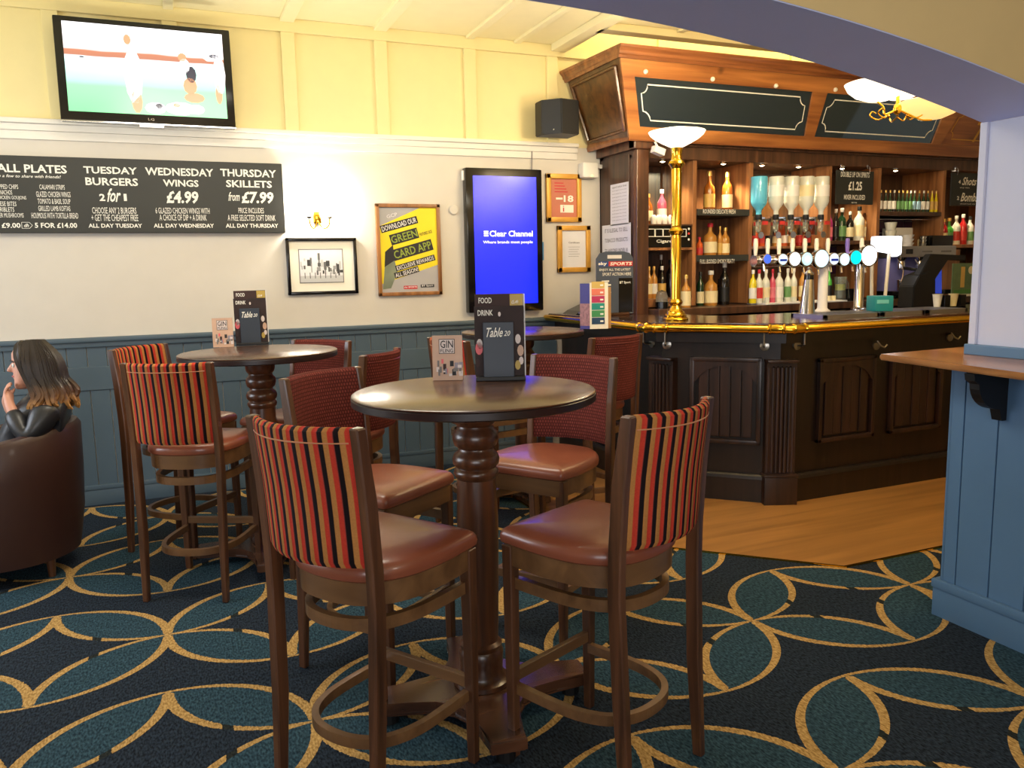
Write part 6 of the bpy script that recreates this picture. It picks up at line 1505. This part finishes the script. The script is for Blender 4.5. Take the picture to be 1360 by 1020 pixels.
# teal collecting box
m = atZ(1168, 411, 1.13); yb = 4.00; x0 = m.x * yb / m.y
t = Thing('collection_box', 'teal charity collection box on the counter by the beer taps', 'box', (x0, yb, 1.132), -.35)
wb_ = .125; bm = B(); box(bm, -.062, .062, -.06, .06, 0, .10, .005); t.p('box_body', bm, M_teal, w=False, smooth=True)
bm = B(); box(bm, .061, .0635, -.035, .035, .04, .08, .001); t.p('side_label', bm, l_cr, w=False); bm = B(); box(bm, -.05, .03, -.0625, -.060, .05, .075, .001); t.p('front_label', bm, M('teal_pale', 110, 190, 190), w=False)
bm = B(); box(bm, -.03, .03, -.004, .004, .099, .1015); t.p('coin_slot', bm, M_black, w=False)
# till screen seen from behind, with cups
t = Thing('till', 'black point of sale till with slanted screen seen from behind', 'till', (5.25, 4.5, 1.11))
yb = 4.40
def XZ(px, py, Y=yb): p = atY(px, py, Y); return (p.x, p.z)
bm = B(); prism(bm, [(XZ(1212, 400)[0], 1.11), (XZ(1243, 400)[0], 1.11), XZ(1243, 372), XZ(1236, 360), XZ(1221, 366), XZ(1214, 380)], yb - .0, yb + .14, 'XZ'); bmesh.ops.bevel(bm, geom=bm.edges[:], offset=.006, segments=2, affect='EDGES'); t.p('base', bm, M_black)
bm = B(); prism(bm, [XZ(1222, 370), XZ(1245, 372), XZ(1262, 344), XZ(1286, 346), XZ(1287, 339), XZ(1240, 337)], yb + .02, yb + .08, 'XZ'); bmesh.ops.bevel(bm, geom=bm.edges[:], offset=.005, segments=2, affect='EDGES'); t.p('screen_housing', bm, M_black)
bm = B(); prism(bm, [XZ(1253, 390), XZ(1266, 390), XZ(1266, 349), XZ(1258, 352)], yb + .10, yb + .12, 'XZ'); t.p('customer_display', bm, emis('display_blue', (.03, .06, .45, 1), .5))
for px, la, mt in ((1244, 'white paper cup in black holder beside the till', l_wh), (1265, 'cream paper cup in black holder nearest the pillar', l_cr)):
    x, z = XZ(px, 395, 4.15); t = Thing('cup_holder', la, 'cup', (x, 4.15, 1.11))
    z_ = 0.0
    bm = B(); box(bm, .030, .085, -.045, .045, z_, .10, .004); box(bm, -.035, .085, -.045, .045, z_, .02, .003); t.p('holder', bm, M_gloss, w=False)
    bm = B(); lathe(bm, [(0, .02), (.022, .02), (.033, .105), (.036, .108), (0, .108)], (-.004, -.01, 0), 16); t.p('cup', bm, mt, w=False, smooth=True)
x0, x1, z0, z1 = wallrect(1268, 350, 1296, 401, 5.05)
t = Thing('green_poster', 'green drinks promotion board leaning at the back of the bar near the pillar', 'poster', ((x0 + x1) / 2, 5.12, 1.14))
bm = B(); box(bm, x0, x1, 5.065, 5.075, 1.14, z1, .002); b = t.p('board', bm, M('poster_leaf', 96, 118, 84, var=.2, scale=12)); W = x1 - x0
R3(t, 'printed_shape', x0 + .35 * W, x0 + .52 * W, 1.22, z1 - .03, 5.0645, l_gd, b); R3(t, 'printed_shape', x0 + .08 * W, x0 + .95 * W, 1.17, 1.20, 5.0645, M('poster_leaf2', 70, 130, 60), b)
bm = B(); lathe(bm, [(0, 0), (.035, 0), (.035, .001), (0, .001)], seg=16, M=Matrix.Translation((x0 + .78 * W, 5.0645, z1 - .06)) @ Matrix.Rotation(PI / 2, 4, 'X')); t.p('round_mark', bm, l_cr, under=b)
bm = B(); box(bm, x0, x1, 5.06, 5.075, 1.14, 1.16, .002); t.p('board_rail', bm, M_cream, under=b)
